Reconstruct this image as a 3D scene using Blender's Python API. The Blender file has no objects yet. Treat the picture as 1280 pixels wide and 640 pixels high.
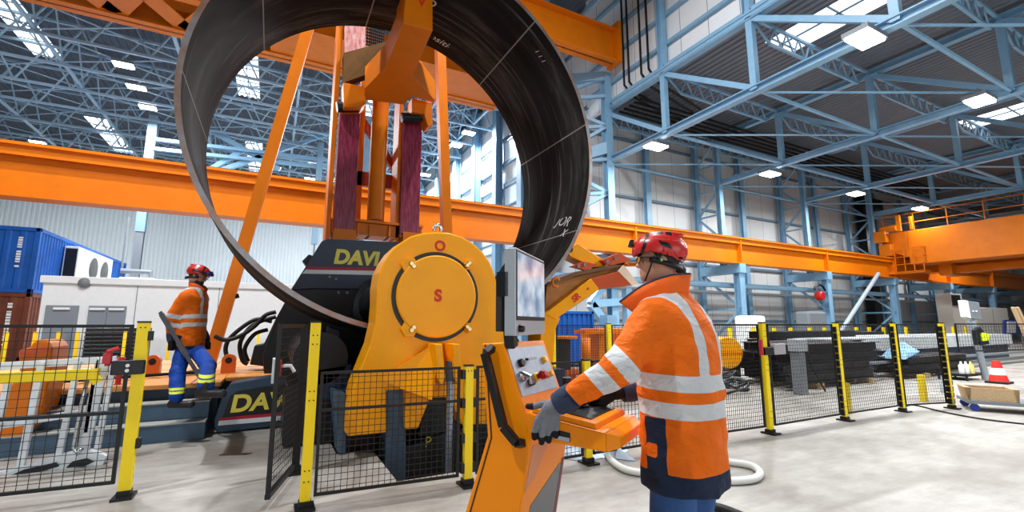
import bpy, math, random
import numpy as np
from mathutils import Vector, Matrix
random.seed(7)
rng = np.random.default_rng(7)
SC = bpy.context.scene
COL = SC.collection
PI = math.pi
# ------------------------------------------------------------------ camera frame (hall axes: X along the crane runway, Y along the roof girders)
FOC = 569.0
TH = math.radians(27.6)
PT = math.atan(85 / 569.0)
F0 = np.array([math.sin(TH), math.cos(TH), 0.]); RT = np.array([math.cos(TH), -math.sin(TH), 0.]); UP = np.array([0, 0, 1.])
FW = F0 * math.cos(PT) + UP * math.sin(PT); UV = UP * math.cos(PT) - F0 * math.sin(PT)
CAM = np.array([0, 0, 1.4])
cam = bpy.data.cameras.new('camera'); cam.lens = 36 * FOC / 1280; cam.sensor_width = 36; cam.clip_end = 300
co = bpy.data.objects.new('camera', cam); COL.objects.link(co)
co.location = CAM; co.rotation_euler = (PI / 2 + PT, 0, -TH); SC.camera = co

def ray(u, v):
    d = FW * FOC + RT * (u - 640) + UV * (320 - v)
    return d
def at(u, v, x=None, y=None, z=None, f=None):
    d = ray(u, v)
    if f is not None: t = f / (d @ F0)
    elif x is not None: t = x / d[0]
    elif y is not None: t = y / d[1]
    else: t = (z - 1.4) / d[2]
    return CAM + d * t
def onpl(u, v, P0, n):
    d = ray(u, v); return CAM + d * (((P0 - CAM) @ n) / (d @ n))
def W(r, f, z=0.): return RT * r + F0 * f + UP * z

# ------------------------------------------------------------------ materials
MATS = {}
def hexc(r, g, b):
    f = lambda c: (c / 255 / 12.92) if c / 255 <= .04045 else ((c / 255 + .055) / 1.055) ** 2.4
    return (f(r), f(g), f(b), 1)
def mat(name, rgb, rough=.5, metal=0., var=.0, vscale=6., bump=0., bscale=40., rgb2=None, stretch=None, spec=.4):
    if name in MATS: return MATS[name]
    m = bpy.data.materials.new(name); m.use_nodes = True; nt = m.node_tree; b = nt.nodes['Principled BSDF']
    b.inputs['Base Color'].default_value = hexc(*rgb); b.inputs['Roughness'].default_value = rough; b.inputs['Metallic'].default_value = metal
    b.inputs['Specular IOR Level'].default_value = spec
    if var or bump:
        tc = nt.nodes.new('ShaderNodeTexCoord'); src = tc.outputs['Object']
        if stretch:
            mp = nt.nodes.new('ShaderNodeMapping'); mp.inputs['Scale'].default_value = stretch; nt.links.new(src, mp.inputs[0]); src = mp.outputs[0]
        if var:
            n = nt.nodes.new('ShaderNodeTexNoise'); n.inputs['Scale'].default_value = vscale; n.inputs['Detail'].default_value = 6; n.inputs['Roughness'].default_value = .65
            nt.links.new(src, n.inputs['Vector'])
            rp = nt.nodes.new('ShaderNodeMapRange'); rp.inputs[1].default_value = .38; rp.inputs[2].default_value = .68; nt.links.new(n.outputs[0], rp.inputs[0])
            mx = nt.nodes.new('ShaderNodeMix'); mx.data_type = 'RGBA'
            c1 = hexc(*rgb); c2 = hexc(*rgb2) if rgb2 else tuple(c * (1 - var) for c in c1[:3]) + (1,)
            mx.inputs[6].default_value = c1; mx.inputs[7].default_value = c2
            nt.links.new(rp.outputs[0], mx.inputs[0]); nt.links.new(mx.outputs[2], b.inputs['Base Color'])
        if bump:
            n2 = nt.nodes.new('ShaderNodeTexNoise'); n2.inputs['Scale'].default_value = bscale; n2.inputs['Detail'].default_value = 4; nt.links.new(src, n2.inputs['Vector'])
            bp = nt.nodes.new('ShaderNodeBump'); bp.inputs['Strength'].default_value = bump; bp.inputs['Distance'].default_value = .02
            nt.links.new(n2.outputs[0], bp.inputs['Height']); nt.links.new(bp.outputs[0], b.inputs['Normal'])
    MATS[name] = m; return m
def emis(name, rgb, s):
    m = bpy.data.materials.new(name); m.use_nodes = True; b = m.node_tree.nodes['Principled BSDF']
    b.inputs['Base Color'].default_value = hexc(*rgb); b.inputs['Emission Color'].default_value = hexc(*rgb); b.inputs['Emission Strength'].default_value = s
    MATS[name] = m; return m
M_OR = mat('crane_orange', (220, 116, 4), .42, spec=.25, var=.12, vscale=2, bump=.03)
M_MO = mat('machine_orange', (255, 168, 0), .38, var=.06, vscale=3, spec=.25)
M_CO = mat('console_orange', (248, 142, 0), .38, var=.04, vscale=3, spec=.25)
M_BL = mat('steel_blue', (128, 170, 200), .4, var=.12, vscale=3)
M_BD = mat('girt_blue', (92, 118, 138), .5)
M_NAVY = mat('machine_navy', (24, 46, 72), .35, var=.2, vscale=4)
M_SLATE = mat('slate_plate', (70, 96, 120), .42, var=.2, vscale=5, bump=.1, bscale=90)
M_BK = mat('black_paint', (16, 17, 20), .4)
M_BKM = mat('black_fence', (20, 20, 22), .5)
M_YE = mat('post_yellow', (255, 222, 10), .4)
M_RED = mat('letter_red', (205, 45, 15), .5)
M_GOLD = mat('letter_gold', (248, 228, 90), .4)
M_WH = mat('white_paint', (235, 238, 240), .5)
M_STRIPE_R = mat('stripe_red', (190, 25, 50), .5)
M_MAR = mat('greased_maroon', (112, 6, 34), .3, var=1, vscale=5, rgb2=(158, 66, 96), stretch=(7, 7, .7))
M_BRASS = mat('brass', (190, 165, 115), .25, .9)
M_CHR = mat('chrome', (190, 195, 200), .18, 1)
M_ALU = mat('aluminium', (228, 234, 240), .4, .3, var=.15, vscale=8)
M_STEEL = mat('dark_steel', (34, 37, 44), .45, .4, var=.5, vscale=3)
M_RUST = mat('rusty_steel', (110, 70, 50), .6, .3, var=.5, vscale=5)
M_RUB = mat('black_rubber', (14, 14, 15), .55)
M_GREY = mat('mid_grey', (120, 126, 132), .5)
M_CABIN = mat('cabin_white', (232, 236, 238), .5, var=.05)
M_DOORG = mat('door_grey', (128, 136, 146), .5)
M_CBLUE = mat('container_blue', (14, 92, 182), .45, var=.3, vscale=1.2)
M_CBRN = mat('container_brown', (120, 58, 36), .6, var=.4, vscale=1.5)
M_WOOD = mat('raw_wood', (200, 170, 130), .7, var=.3, vscale=8, stretch=(1, 8, 8))
M_ROOF = mat('roof_sheet', (84, 92, 104), .5, .3)
M_ROOF2 = mat('roof_sheet_pale', (112, 120, 130), .5, .3)
M_WCOR = mat('corrugated_white', (205, 214, 220), .5)
M_GLASSY = mat('dark_glass', (30, 36, 44), .08)
M_BLUEC = mat('caster_blue', (25, 60, 150), .4)
M_HOSE = mat('hose_white', (222, 222, 218), .5)
M_SIL = mat('silver_plate', (158, 168, 182), .4, .3, var=.15, vscale=20)
M_MONI = mat('monitor_grey', (176, 184, 192), .4, .3)
M_TAN = mat('shaded_orange', (196, 128, 60), .5, var=.4, vscale=4)

# ------------------------------------------------------------------ mesh builder
class MB:
    def __init__(s): s.v = []; s.f = []; s.m = []; s.cur = 0
    def add(s, vs, fs, mi=None):
        o = len(s.v); s.v += [tuple(float(c) for c in p) for p in vs]
        for f in fs: s.f.append(tuple(i + o for i in f)); s.m.append(s.cur if mi is None else mi)
        return s
    def hexa(s, p, mi=None):   # 8 pts: bottom 4 ccw, top 4
        return s.add(p, [(3, 2, 1, 0), (4, 5, 6, 7), (0, 1, 5, 4), (1, 2, 6, 5), (2, 3, 7, 6), (3, 0, 4, 7)], mi)
    def box(s, x0, x1, y0, y1, z0, z1, mi=None):
        return s.hexa([(x0, y0, z0), (x1, y0, z0), (x1, y1, z0), (x0, y1, z0), (x0, y0, z1), (x1, y0, z1), (x1, y1, z1), (x0, y1, z1)], mi)
    def bar(s, a, b, w, h=None, up=(0, 0, 1), mi=None):
        a = Vector(a); b = Vector(b); h = w if h is None else h; d = (b - a).normalized(); u = Vector(up)
        if abs(d.dot(u)) > .98: u = Vector((0, 1, 0)) if abs(d.y) < .9 else Vector((1, 0, 0))
        r = d.cross(u).normalized(); u = r.cross(d); r = r * (w / 2); u = u * (h / 2)
        return s.hexa([a - r - u, a + r - u, b + r - u, b - r - u, a - r + u, a + r + u, b + r + u, b - r + u], mi)
    def ibeam(s, a, b, w, h, t=.02, up=(0, 0, 1)):
        a = Vector(a); b = Vector(b); u = Vector(up)
        s.bar(a + u * (h / 2 - t / 2), b + u * (h / 2 - t / 2), w, t, up); s.bar(a - u * (h / 2 - t / 2), b - u * (h / 2 - t / 2), w, t, up)
        return s.bar(a, b, t, h - 2 * t, up)
    def tube(s, pts, r, n=10, caps=True, mi=None):
        P = [Vector(p) for p in pts]; N = len(P); rs = r if isinstance(r, (list, tuple)) else [r] * N
        vs = []; prev = None
        for i in range(N):
            d = (P[min(i + 1, N - 1)] - P[max(i - 1, 0)]).normalized()
            if prev is None: u = d.orthogonal().normalized()
            else: u = (prev - d * prev.dot(d)).normalized()
            prev = u; w = d.cross(u)
            vs += [P[i] + (u * math.cos(2 * PI * k / n) + w * math.sin(2 * PI * k / n)) * rs[i] for k in range(n)]
        fs = [(i * n + k, i * n + (k + 1) % n, (i + 1) * n + (k + 1) % n, (i + 1) * n + k) for i in range(N - 1) for k in range(n)]
        if caps: fs += [tuple(range(n - 1, -1, -1)), tuple(range((N - 1) * n, N * n))]
        return s.add(vs, fs, mi)
    def prism(s, poly, vec, mi=None):
        n = len(poly); p = [np.array(q, float) for q in poly]; v = np.array(vec, float)
        nr = sum((np.cross(p[i] - p[0], p[(i + 1) % n] - p[0]) for i in range(1, n)), np.zeros(3))
        if nr @ v > 0: p = p[::-1]
        return s.add(p + [q + v for q in p], [tuple(range(n)), tuple(range(2 * n - 1, n - 1, -1))] + [(i + n, (i + 1) % n + n, (i + 1) % n, i) for i in range(n)], mi)
    def lathe(s, c, axis, prof, n=24, mi=None):   # prof: list of (r, h)
        c = Vector(c); a = Vector(axis).normalized(); u = a.orthogonal().normalized(); w = a.cross(u); vs = []
        for r, h in prof: vs += [c + a * h + (u * math.cos(2 * PI * k / n) + w * math.sin(2 * PI * k / n)) * r for k in range(n)]
        m = len(prof)
        fs = [(i * n + k, i * n + (k + 1) % n, (i + 1) * n + (k + 1) % n, (i + 1) * n + k) for i in range(m - 1) for k in range(n)]
        fs += [tuple(range(n - 1, -1, -1)), tuple(range((m - 1) * n, m * n))]
        return s.add(vs, fs, mi)
    def build(s, name, mats, parent=None, smooth=False, bevel=0., auto=None):
        me = bpy.data.meshes.new(name); me.from_pydata(s.v, [], s.f)
        for m in (mats if isinstance(mats, (list, tuple)) else [mats]): me.materials.append(m)
        me.polygons.foreach_set('material_index', s.m)
        if smooth: me.polygons.foreach_set('use_smooth', [True] * len(me.polygons))
        me.update()
        o = bpy.data.objects.new(name, me); COL.objects.link(o)
        if auto and smooth: me.set_sharp_from_angle(angle=math.radians(auto))
        if bevel:
            b = o.modifiers.new('bevel', 'BEVEL'); b.width = bevel; b.segments = 2; b.limit_method = 'ANGLE'
        if parent is not None:
            o.parent = parent; o.matrix_parent_inverse = Matrix.Translation(parent_loc(parent)).inverted() if True else Matrix()
        return o
def parent_loc(p):   # parts are built in hall coordinates, so only a top-level thing has an offset
    return Vector(p.location) if p.parent is None else Vector((0, 0, 0))
def tag(o, label, cat, group=None, kind=None):
    o['label'] = label; o['category'] = cat
    if group: o['group'] = group
    if kind: o['kind'] = kind
    return o
def thing(name, label, cat, loc, group=None):
    o = bpy.data.objects.new(name, None); COL.objects.link(o); o.location = loc; o.empty_display_size = .1
    return tag(o, label, cat, group)
def struct(o): o['kind'] = 'structure'; return o
def copy_tree(o, delta, label=None):
    c = o.copy(); COL.objects.link(c); c.location = Vector(o.location) + Vector(delta)
    c['label'] = label or o['label']
    if label: c['label'] = label
    def rec(a, b):
        for ch in list(a.children):
            d = ch.copy(); COL.objects.link(d); mi = ch.matrix_parent_inverse.copy(); d.parent = b; d.matrix_parent_inverse = mi; rec(ch, d)
    rec(o, c); return c
def text(s, size, loc, rx, rz, m, name='lettering', parent=None, ext=.004, bold=0., shear=0., align='CENTER', ry=0.):
    cu = bpy.data.curves.new(name, 'FONT'); cu.body = s; cu.size = size; cu.extrude = ext; cu.offset = bold; cu.shear = shear
    cu.align_x = align; cu.align_y = 'CENTER'; cu.materials.append(m)
    o = meshed(cu, name); o.location = loc; o.rotation_euler = (rx, ry, rz)
    if parent is not None: o.parent = parent; o.matrix_parent_inverse = Matrix.Translation(parent_loc(parent)).inverted()
    return o
def meshed(cu, name):
    tmp = bpy.data.objects.new(name, cu); COL.objects.link(tmp); dg = bpy.context.evaluated_depsgraph_get()
    me = bpy.data.meshes.new_from_object(tmp.evaluated_get(dg)); m = cu.materials[0]
    bpy.data.objects.remove(tmp); bpy.data.curves.remove(cu)
    if not me.materials: me.materials.append(m)
    o = bpy.data.objects.new(name, me); COL.objects.link(o); return o
def arcpts(c, r, a0, a1, n, y):
    return [(c[0] + r * math.cos(math.radians(a0 + (a1 - a0) * i / n)), y, c[1] + r * math.sin(math.radians(a0 + (a1 - a0) * i / n))) for i in range(n + 1)]
def poly(pxs, **k): return [at(u, v, **k) for u, v in pxs]

def smoothp(P, n=8):
    P = [np.array(p) for p in P]; out = []
    for i in range(len(P) - 1):
        a = P[max(i - 1, 0)]; b_ = P[i]; c = P[i + 1]; d = P[min(i + 2, len(P) - 1)]
        for k in range(n):
            t_ = k / n; out.append(.5 * (2 * b_ + (c - a) * t_ + (2 * a - 5 * b_ + 4 * c - d) * t_ ** 2 + (3 * b_ - a - 3 * c + d) * t_ ** 3))
    return out + [P[-1]]
# ------------------------------------------------------------------ world and render look
w = bpy.data.worlds.new('daylight'); SC.world = w; w.use_nodes = True
bg = w.node_tree.nodes['Background']; bg.inputs[0].default_value = (.86, .94, 1., 1); bg.inputs[1].default_value = 3.2
SC.view_settings.view_transform = 'Standard'; SC.view_settings.look = 'None'; SC.view_settings.gamma = 1; SC.view_settings.exposure = -.1
SC.view_settings.use_curve_mapping = False

#@@SETTING
# ------------------------------------------------------------------ the setting
def concrete():
    m = bpy.data.materials.new('concrete'); m.use_nodes = True; nt = m.node_tree; b = nt.nodes['Principled BSDF']; L = nt.links.new
    tc = nt.nodes.new('ShaderNodeTexCoord')
    def noise(sc, det, x=1, y=1):
        mp = nt.nodes.new('ShaderNodeMapping'); mp.inputs['Scale'].default_value = (x, y, 1); L(tc.outputs['Object'], mp.inputs[0])
        n = nt.nodes.new('ShaderNodeTexNoise'); n.inputs['Scale'].default_value = sc; n.inputs['Detail'].default_value = det; n.inputs['Roughness'].default_value = .7; L(mp.outputs[0], n.inputs['Vector']); return n
    n1 = noise(.7, 8); n2 = noise(5, 8, .35, 1.3); n3 = noise(.33, 3)
    r1 = nt.nodes.new('ShaderNodeValToRGB'); r1.color_ramp.elements[0].position = .32; r1.color_ramp.elements[1].position = .68
    r1.color_ramp.elements[0].color = hexc(140, 134, 126); r1.color_ramp.elements[1].color = hexc(188, 184, 178); L(n1.outputs[0], r1.inputs[0])
    r2 = nt.nodes.new('ShaderNodeValToRGB'); r2.color_ramp.elements[0].position = .35; r2.color_ramp.elements[1].position = .62
    r2.color_ramp.elements[0].color = (.66, .64, .62, 1); r2.color_ramp.elements[1].color = (1, 1, 1, 1); L(n2.outputs[0], r2.inputs[0])
    mx = nt.nodes.new('ShaderNodeMix'); mx.data_type = 'RGBA'; mx.blend_type = 'MULTIPLY'; mx.inputs[0].default_value = .7
    L(r1.outputs[0], mx.inputs[6]); L(r2.outputs[0], mx.inputs[7]); L(mx.outputs[2], b.inputs['Base Color'])
    r3 = nt.nodes.new('ShaderNodeMapRange'); r3.inputs[1].default_value = .4; r3.inputs[2].default_value = .65; r3.inputs[3].default_value = .35; r3.inputs[4].default_value = .65
    L(n3.outputs[0], r3.inputs[0]); L(r3.outputs[0], b.inputs['Roughness'])
    bp = nt.nodes.new('ShaderNodeBump'); bp.inputs['Strength'].default_value = .12; bp.inputs['Distance'].default_value = .01; L(n2.outputs[0], bp.inputs['Height']); L(bp.outputs[0], b.inputs['Normal'])
    return m
M_FLOOR = concrete()
# floor slab with the machine pit cut out (stepped left edge), slab 0.25 thick, pit 1.1 deep
b = MB()
xs = [-45, .72, 1.1, 3.0, 62]; ys = [-14, 4.33, 5.5, 8.6, 57]
for i in range(4):
    for j in range(4):
        pit = (j in (1, 2)) and (i == 2 or (i == 1 and j == 2))
        b.add([(xs[i], ys[j], -1.1 if pit else 0), (xs[i + 1], ys[j], -1.1 if pit else 0), (xs[i + 1], ys[j + 1], -1.1 if pit else 0), (xs[i], ys[j + 1], -1.1 if pit else 0)], [(0, 1, 2, 3)])
ed = [(1.1, 4.33), (3.0, 4.33), (3.0, 8.6), (.72, 8.6), (.72, 5.5), (1.1, 5.5)]
for k in range(6):
    p, q = ed[k], ed[(k + 1) % 6]
    b.add([(p[0], p[1], -1.1), (p[0], p[1], 0), (q[0], q[1], 0), (q[0], q[1], -1.1)], [(0, 1, 2, 3)])
struct(b.build('floor', M_FLOOR))

def panel_mat(name, c, pitch, axis, seam=(120, 122, 124), w=.012):
    m = bpy.data.materials.new(name); m.use_nodes = True; nt = m.node_tree; b = nt.nodes['Principled BSDF']; L = nt.links.new
    tc = nt.nodes.new('ShaderNodeTexCoord'); sp = nt.nodes.new('ShaderNodeSeparateXYZ'); L(tc.outputs['Object'], sp.inputs[0])
    d = nt.nodes.new('ShaderNodeMath'); d.operation = 'DIVIDE'; d.inputs[1].default_value = pitch; L(sp.outputs[axis], d.inputs[0])
    f = nt.nodes.new('ShaderNodeMath'); f.operation = 'FRACT'; L(d.outputs[0], f.inputs[0])
    l = nt.nodes.new('ShaderNodeMath'); l.operation = 'LESS_THAN'; l.inputs[1].default_value = w / pitch * 2; L(f.outputs[0], l.inputs[0])
    n = nt.nodes.new('ShaderNodeTexNoise'); n.inputs['Scale'].default_value = .5; n.inputs['Detail'].default_value = 5; L(tc.outputs['Object'], n.inputs['Vector'])
    m0 = nt.nodes.new('ShaderNodeMix'); m0.data_type = 'RGBA'; m0.inputs[6].default_value = hexc(*c); m0.inputs[7].default_value = hexc(*[int(x * .93) for x in c]); L(n.outputs[0], m0.inputs[0])
    mx = nt.nodes.new('ShaderNodeMix'); mx.data_type = 'RGBA'; L(m0.outputs[2], mx.inputs[6]); mx.inputs[7].default_value = hexc(*seam)
    L(l.outputs[0], mx.inputs[0]); L(mx.outputs[2], b.inputs['Base Color']); b.inputs['Roughness'].default_value = .4
    return m
M_WALLR = panel_mat('wall_panel_grey', (206, 208, 208), 1.2, 'X')
M_WALLS = panel_mat('wall_panel_white', (236, 240, 244), 1.2, 'Y')
XS = 12.6
struct(MB().box(XS, 62, 16.4, 16.6, 0, 11.2).build('wall_back', M_WALLR))
struct(MB().box(XS + .3, XS + .5, 16.6, 57, 0, 17.3).build('wall_side', M_WALLS))
struct(MB().box(XS + .1, XS + .25, -14, 16.4, 11.0, 17.3).build('wall_clerestory', M_WALLS))
struct(MB().box(61.8, 62, -14, 16.4, 0, 11.2).build('wall_end', M_WALLR))
struct(MB().box(-45.2, -45, -14, 57, 0, 17.3).build('wall_left', M_WALLS))
b = MB()     # wall behind the photographer with two unseen openings added for soft fill
for x0, x1, z0, z1 in ((-45, -12, 0, 7), (-3, 3, 0, 7), (12, 62, 0, 7), (-45, 62, 7, 17.3)): b.box(x0, x1, -14.2, -14, z0, z1)
struct(b.build('wall_front', M_WALLR))
def corrugate(mb, a0, a1, b0, b1, fn, pitch, depth):
    n = max(1, int(round((a1 - a0) / pitch))); p = (a1 - a0) / n; prof = []
    for i in range(n):
        x = a0 + i * p; prof += [(x, 0), (x + .3 * p, 0), (x + .42 * p, depth), (x + .88 * p, depth)]
    prof.append((a1, 0)); vs = []
    for x, d in prof: vs += [fn(x, b0, d), fn(x, b1, d)]
    mb.add(vs, [(2 * i, 2 * i + 1, 2 * i + 3, 2 * i + 2) for i in range(len(prof) - 1)])
b = MB(); corrugate(b, -45, XS + .3, 0, 17.3, lambda x, z, d: (x, 56 - d, z), .34, .05)
struct(b.build('wall_far', M_WCOR))
b = MB()
def roof(mb, x0, x1, y0, y1, z, holes, pitch, depth):
    xs = sorted({x0, x1} | {h[0] for h in holes} | {h[1] for h in holes})
    for i in range(len(xs) - 1):
        hs = sorted([h for h in holes if h[0] <= xs[i] and h[1] >= xs[i + 1]], key=lambda h: h[2]); y = y0
        for h in hs:
            if h[2] > y: corrugate(mb, xs[i], xs[i + 1], y, h[2], lambda x, yy, d: (x, yy, z + d), pitch, depth)
            y = h[3]
        corrugate(mb, xs[i], xs[i + 1], y, y1, lambda x, yy, d: (x, yy, z + d), pitch, depth)
HR = [(14.5, 15.9, -4, 8.8), (28.7, 30.4, -4, 8.5), (43, 44.7, -4, 8.5)]
roof(b, XS + .25, 62, -14, 16.5, 11.05, HR, .26, .06)
roofr = struct(b.build('ceiling', M_ROOF2))
HL = [(-13.5, -12.1, 8, 35.0), (-13.8, -12.3, 44.2, 52.5), (-3.1, -1.8, 22, 35), (-3.1, -1.8, 44, 53), (5, 6.3, 22, 35), (5, 6.3, 44, 53), (-24, -22.6, 8, 35), (-24, -22.6, 44, 53)]  # rooflight strips, lengthened unseen along the hall for fill light
b = MB(); roof(b, -45, XS + .3, -14, 57, 17.1, HL, .36, .07)
struct(b.build('ceiling_high', M_ROOF))
# glazing bars of the rooflights
b = MB()
for h in HR + HL:
    zz = 11.1 if h in HR else 17.15
    y = h[2]
    while y < h[3]:
        b.bar((h[0], y, zz), (h[1], y, zz), .05); y += 1.8
    b.bar(((h[0] + h[1]) / 2, h[2], zz), ((h[0] + h[1]) / 2, h[3], zz), .05)
struct(b.build('trim_1', M_BD))
# girts on the back wall, clerestory and side wall
b = MB()
for k, z in enumerate([1.5, 3., 4.4, 5.9, 7.4, 8.9, 10.3]): b.box(XS, 61.8, 16.26, 16.38, z, z + .11)
struct(b.build('trim_2', M_BD))
b = MB()
for z in [11.9, 13.1, 14.3, 15.5, 16.6]: b.box(XS - .06, XS + .1, -8, 16.3, z, z + .13)
struct(b.build('trim_3', M_BL))
b = MB()
for z in np.arange(1.5, 17, 1.7): b.box(XS + .16, XS + .3, 16.6, 56, z, z + .12)
struct(b.build('trim_4', M_BD))
# edge girder line where the low roof meets the clerestory
struct(MB().box(XS - .2, XS + .1, -8, 14.4, 10.75, 11.05).build('trim_5', M_BL))

# ---- steel columns of the low bay: lattice, front post carries the crane runway
def lattice_column(x, label):
    t = thing('lattice_column', label, 'column', (x, 15.3, 0), 'lattice columns along the back wall')
    s = .26
    MB().ibeam((x, 16.1, 0), (x, 16.1, 11), s, s, .03, up=(0, 1, 0)).build('wall_chord', M_BL, t)
    MB().ibeam((x, 14.0, 0), (x, 14.0, 4.2), .34, .34, .03, up=(0, 1, 0)).build('runway_post', M_BL, t)
    MB().ibeam((x, 14.75, 4.0), (x, 14.75, 10.9), s, s, .03, up=(0, 1, 0)).build('front_chord', M_BL, t)
    b = MB(); z = .2; k = 0
    while z < 3.9:
        z2 = min(z + 1.9, 3.9); b.bar((x, 14.0 if k % 2 else 16.1, z), (x, 16.1 if k % 2 else 14.0, z2), .1); b.bar((x, 14, z2), (x, 16.1, z2), .1); z = z2; k += 1
    z = 4.2
    while z < 10.5:
        z2 = min(z + 1.3, 10.8); b.bar((x, 14.75 if k % 2 else 16.1, z), (x, 16.1 if k % 2 else 14.75, z2), .09); b.bar((x, 14.75, z2), (x, 16.1, z2), .08); z = z2; k += 1
    b.build('bracing', M_BL, t)
    MB().box(x - .22, x + .22, 13.75, 16.0, 3.78, 4.2).build('bracket', M_BL, t)
    return t
CX = [12.4, 19.4, 26.6, 33.9, 41.5, 49, 56.5]
lab = ['pale blue lattice column at the corner beside the tall bay', 'pale blue lattice column just right of the operator\'s helmet', 'pale blue lattice column behind the red fire hose box', 'pale blue lattice column beneath the crane end carriage',
       'pale blue lattice column behind the beige electrical cabinets', 'pale blue lattice column right of the beige cabinets', 'pale blue lattice column farthest along the back wall']
c0 = None
for x, l in zip(CX[1:], lab[1:]):
    if c0 is None: c0 = lattice_column(x, l)
    else: copy_tree(c0, (x - CX[1], 0, 0), l)
p0 = MB().ibeam((15.9, 16.1, 0), (15.9, 16.1, 10.9), .3, .24, .03, up=(0, 1, 0)).build('wall_post', M_BL)
pl = ['plain blue wall post between the corner column and the column by the operator', 'plain blue wall post right of the operator', 'plain blue wall post left of the crane end', 'plain blue wall post right of the crane end', 'plain blue wall post behind the beige cabinets', 'plain blue wall post at the far right end']
for k, x in enumerate([15.9, 23., 30.2, 37.6, 45.2, 52.7]):
    o = p0 if k == 0 else p0.copy()
    if k: COL.objects.link(o); o.location = (x - 15.9, 0, 0)
    tag(o, pl[k], 'post', 'plain posts on the back wall')
# tall corner column going up to the high roof, with its own lattice
t = thing('corner_tower', 'tall blue lattice tower right of the steel ring carrying the upper orange girder', 'column', (11.6, 14.6, 0))
b = MB(); b.ibeam((12.35, 14.7, 0), (12.35, 14.7, 12.35), .34, .34, .03, up=(0, 1, 0)); b.build('front_leg', M_BL, t)
MB().ibeam((10.2, 16.2, 0), (10.2, 16.2, 17), .3, .3, .03, up=(0, 1, 0)).build('rear_leg', M_BL, t)
b = MB(); zz = [4.2, 5.6, 6.9, 8.4, 9.9, 11.3, 12.2]
for i in range(6):
    b.bar((10.2, 16.2, zz[i]), (12.35, 14.7, zz[i]), .14)
    if i % 2: b.bar((10.2, 16.2, zz[i]), (12.35, 14.7, zz[i + 1]), .14)
    else: b.bar((12.35, 14.7, zz[i]), (10.2, 16.2, zz[i + 1]), .14)
b.bar((10.2, 16.2, 12.2), (12.35, 14.7, 12.2), .3, .4); b.bar((10.2, 16.2, 8.2), (12.35, 14.7, 8.9), .3, .5)
b.build('bracing', M_BL, t)
# columns on the clerestory line and side wall
tp = None
for k, y in enumerate([11.5, 8.0, 4.5, 1.]):
    o = MB().ibeam((XS - .15, y, 11.0), (XS - .15, y, 17.1), .26, .26, .03, up=(0, 1, 0)).build('clerestory_post', M_BL)
    tag(o, ['blue clerestory post nearest the orange upper girder', 'second blue clerestory post from the orange upper girder', 'third blue clerestory post at the top edge of the picture', 'blue clerestory post out beyond the top edge'][k], 'post', 'clerestory posts')
sl = ['first blue column of the bright side wall beyond the ring', 'second blue column of the bright side wall', 'third blue column of the bright side wall', 'fourth blue column of the bright side wall', 'fifth blue column of the bright side wall', 'sixth blue column of the bright side wall', 'seventh blue column of the bright side wall', 'last blue column of the bright side wall by the far wall']
for k, y in enumerate([19.5, 22.6, 26, 29.6, 33.6, 38.2, 43.5, 50]):
    o = MB().ibeam((XS - .1, y, 0), (XS - .1, y, 17.), .55, .5, .04, up=(1, 0, 0)).build('side_column', M_BL); tag(o, sl[k], 'column', 'columns of the bright side wall')
# side windows
k = 1
for y0, y1 in [(23.1, 25.5), (26.5, 29.1), (30.1, 33.1), (34.1, 37.7)]:
    for z in (6.0, 8.8, 11.6):
        b = MB(); b.box(XS + .1, XS + .3, y0, y1, z, z + .08); b.box(XS + .1, XS + .3, y0, y1, z + 1.5, z + 1.58); b.box(XS + .1, XS + .3, y0, y0 + .08, z, z + 1.58); b.box(XS + .1, XS + .3, y1 - .08, y1, z, z + 1.58); b.box(XS + .18, XS + .29, y0 + .08, y1 - .08, z + .08, z + 1.5, 1)
        struct(b.build('window_%d' % k, [M_BL, mat('pale_glass', (225, 240, 250), .1)])); k += 1

# ---- trusses of the low bay, along Y on every column line
ND = [15.1, 11.55, 8.0, 4.45, .9, -2.65, -6.2]
def low_truss(x, label):
    t = thing('roof_truss', label, 'roof truss', (x, 14.7, 8.4), 'roof trusses over the low bay')
    MB().ibeam((x, 14.75, 8.4), (x, -7.8, 8.4), .26, .24, .03).build('bottom_chord', M_BL, t)
    MB().ibeam((x, 15.1, 10.8), (x, -7.8, 10.8), .26, .24, .03).build('top_chord', M_BL, t)
    for y in ND[1:]: MB().bar((x, y, 8.4), (x, y, 10.8), .2).build('truss_post', M_BL, t)
    for i in range(len(ND) - 1): MB().bar((x, ND[i] - .1, 10.7), (x, ND[i + 1], 8.45), .17).build('diagonal', M_BL, t)
    return t
ll = ['blue roof truss along the edge of the tall bay, carrying the clerestory', 'second blue roof truss of the low bay, holding two lit lamps', 'third blue roof truss of the low bay', 'fourth blue roof truss, over the overhead crane', 'fifth blue roof truss beyond the overhead crane', 'sixth blue roof truss', 'seventh blue roof truss at the far end']
t0 = None
for x, l in zip(CX, ll):
    if t0 is None: t0 = low_truss(x + .1, l)
    else: copy_tree(t0, (x - CX[0], 0, 0), l)
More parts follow.
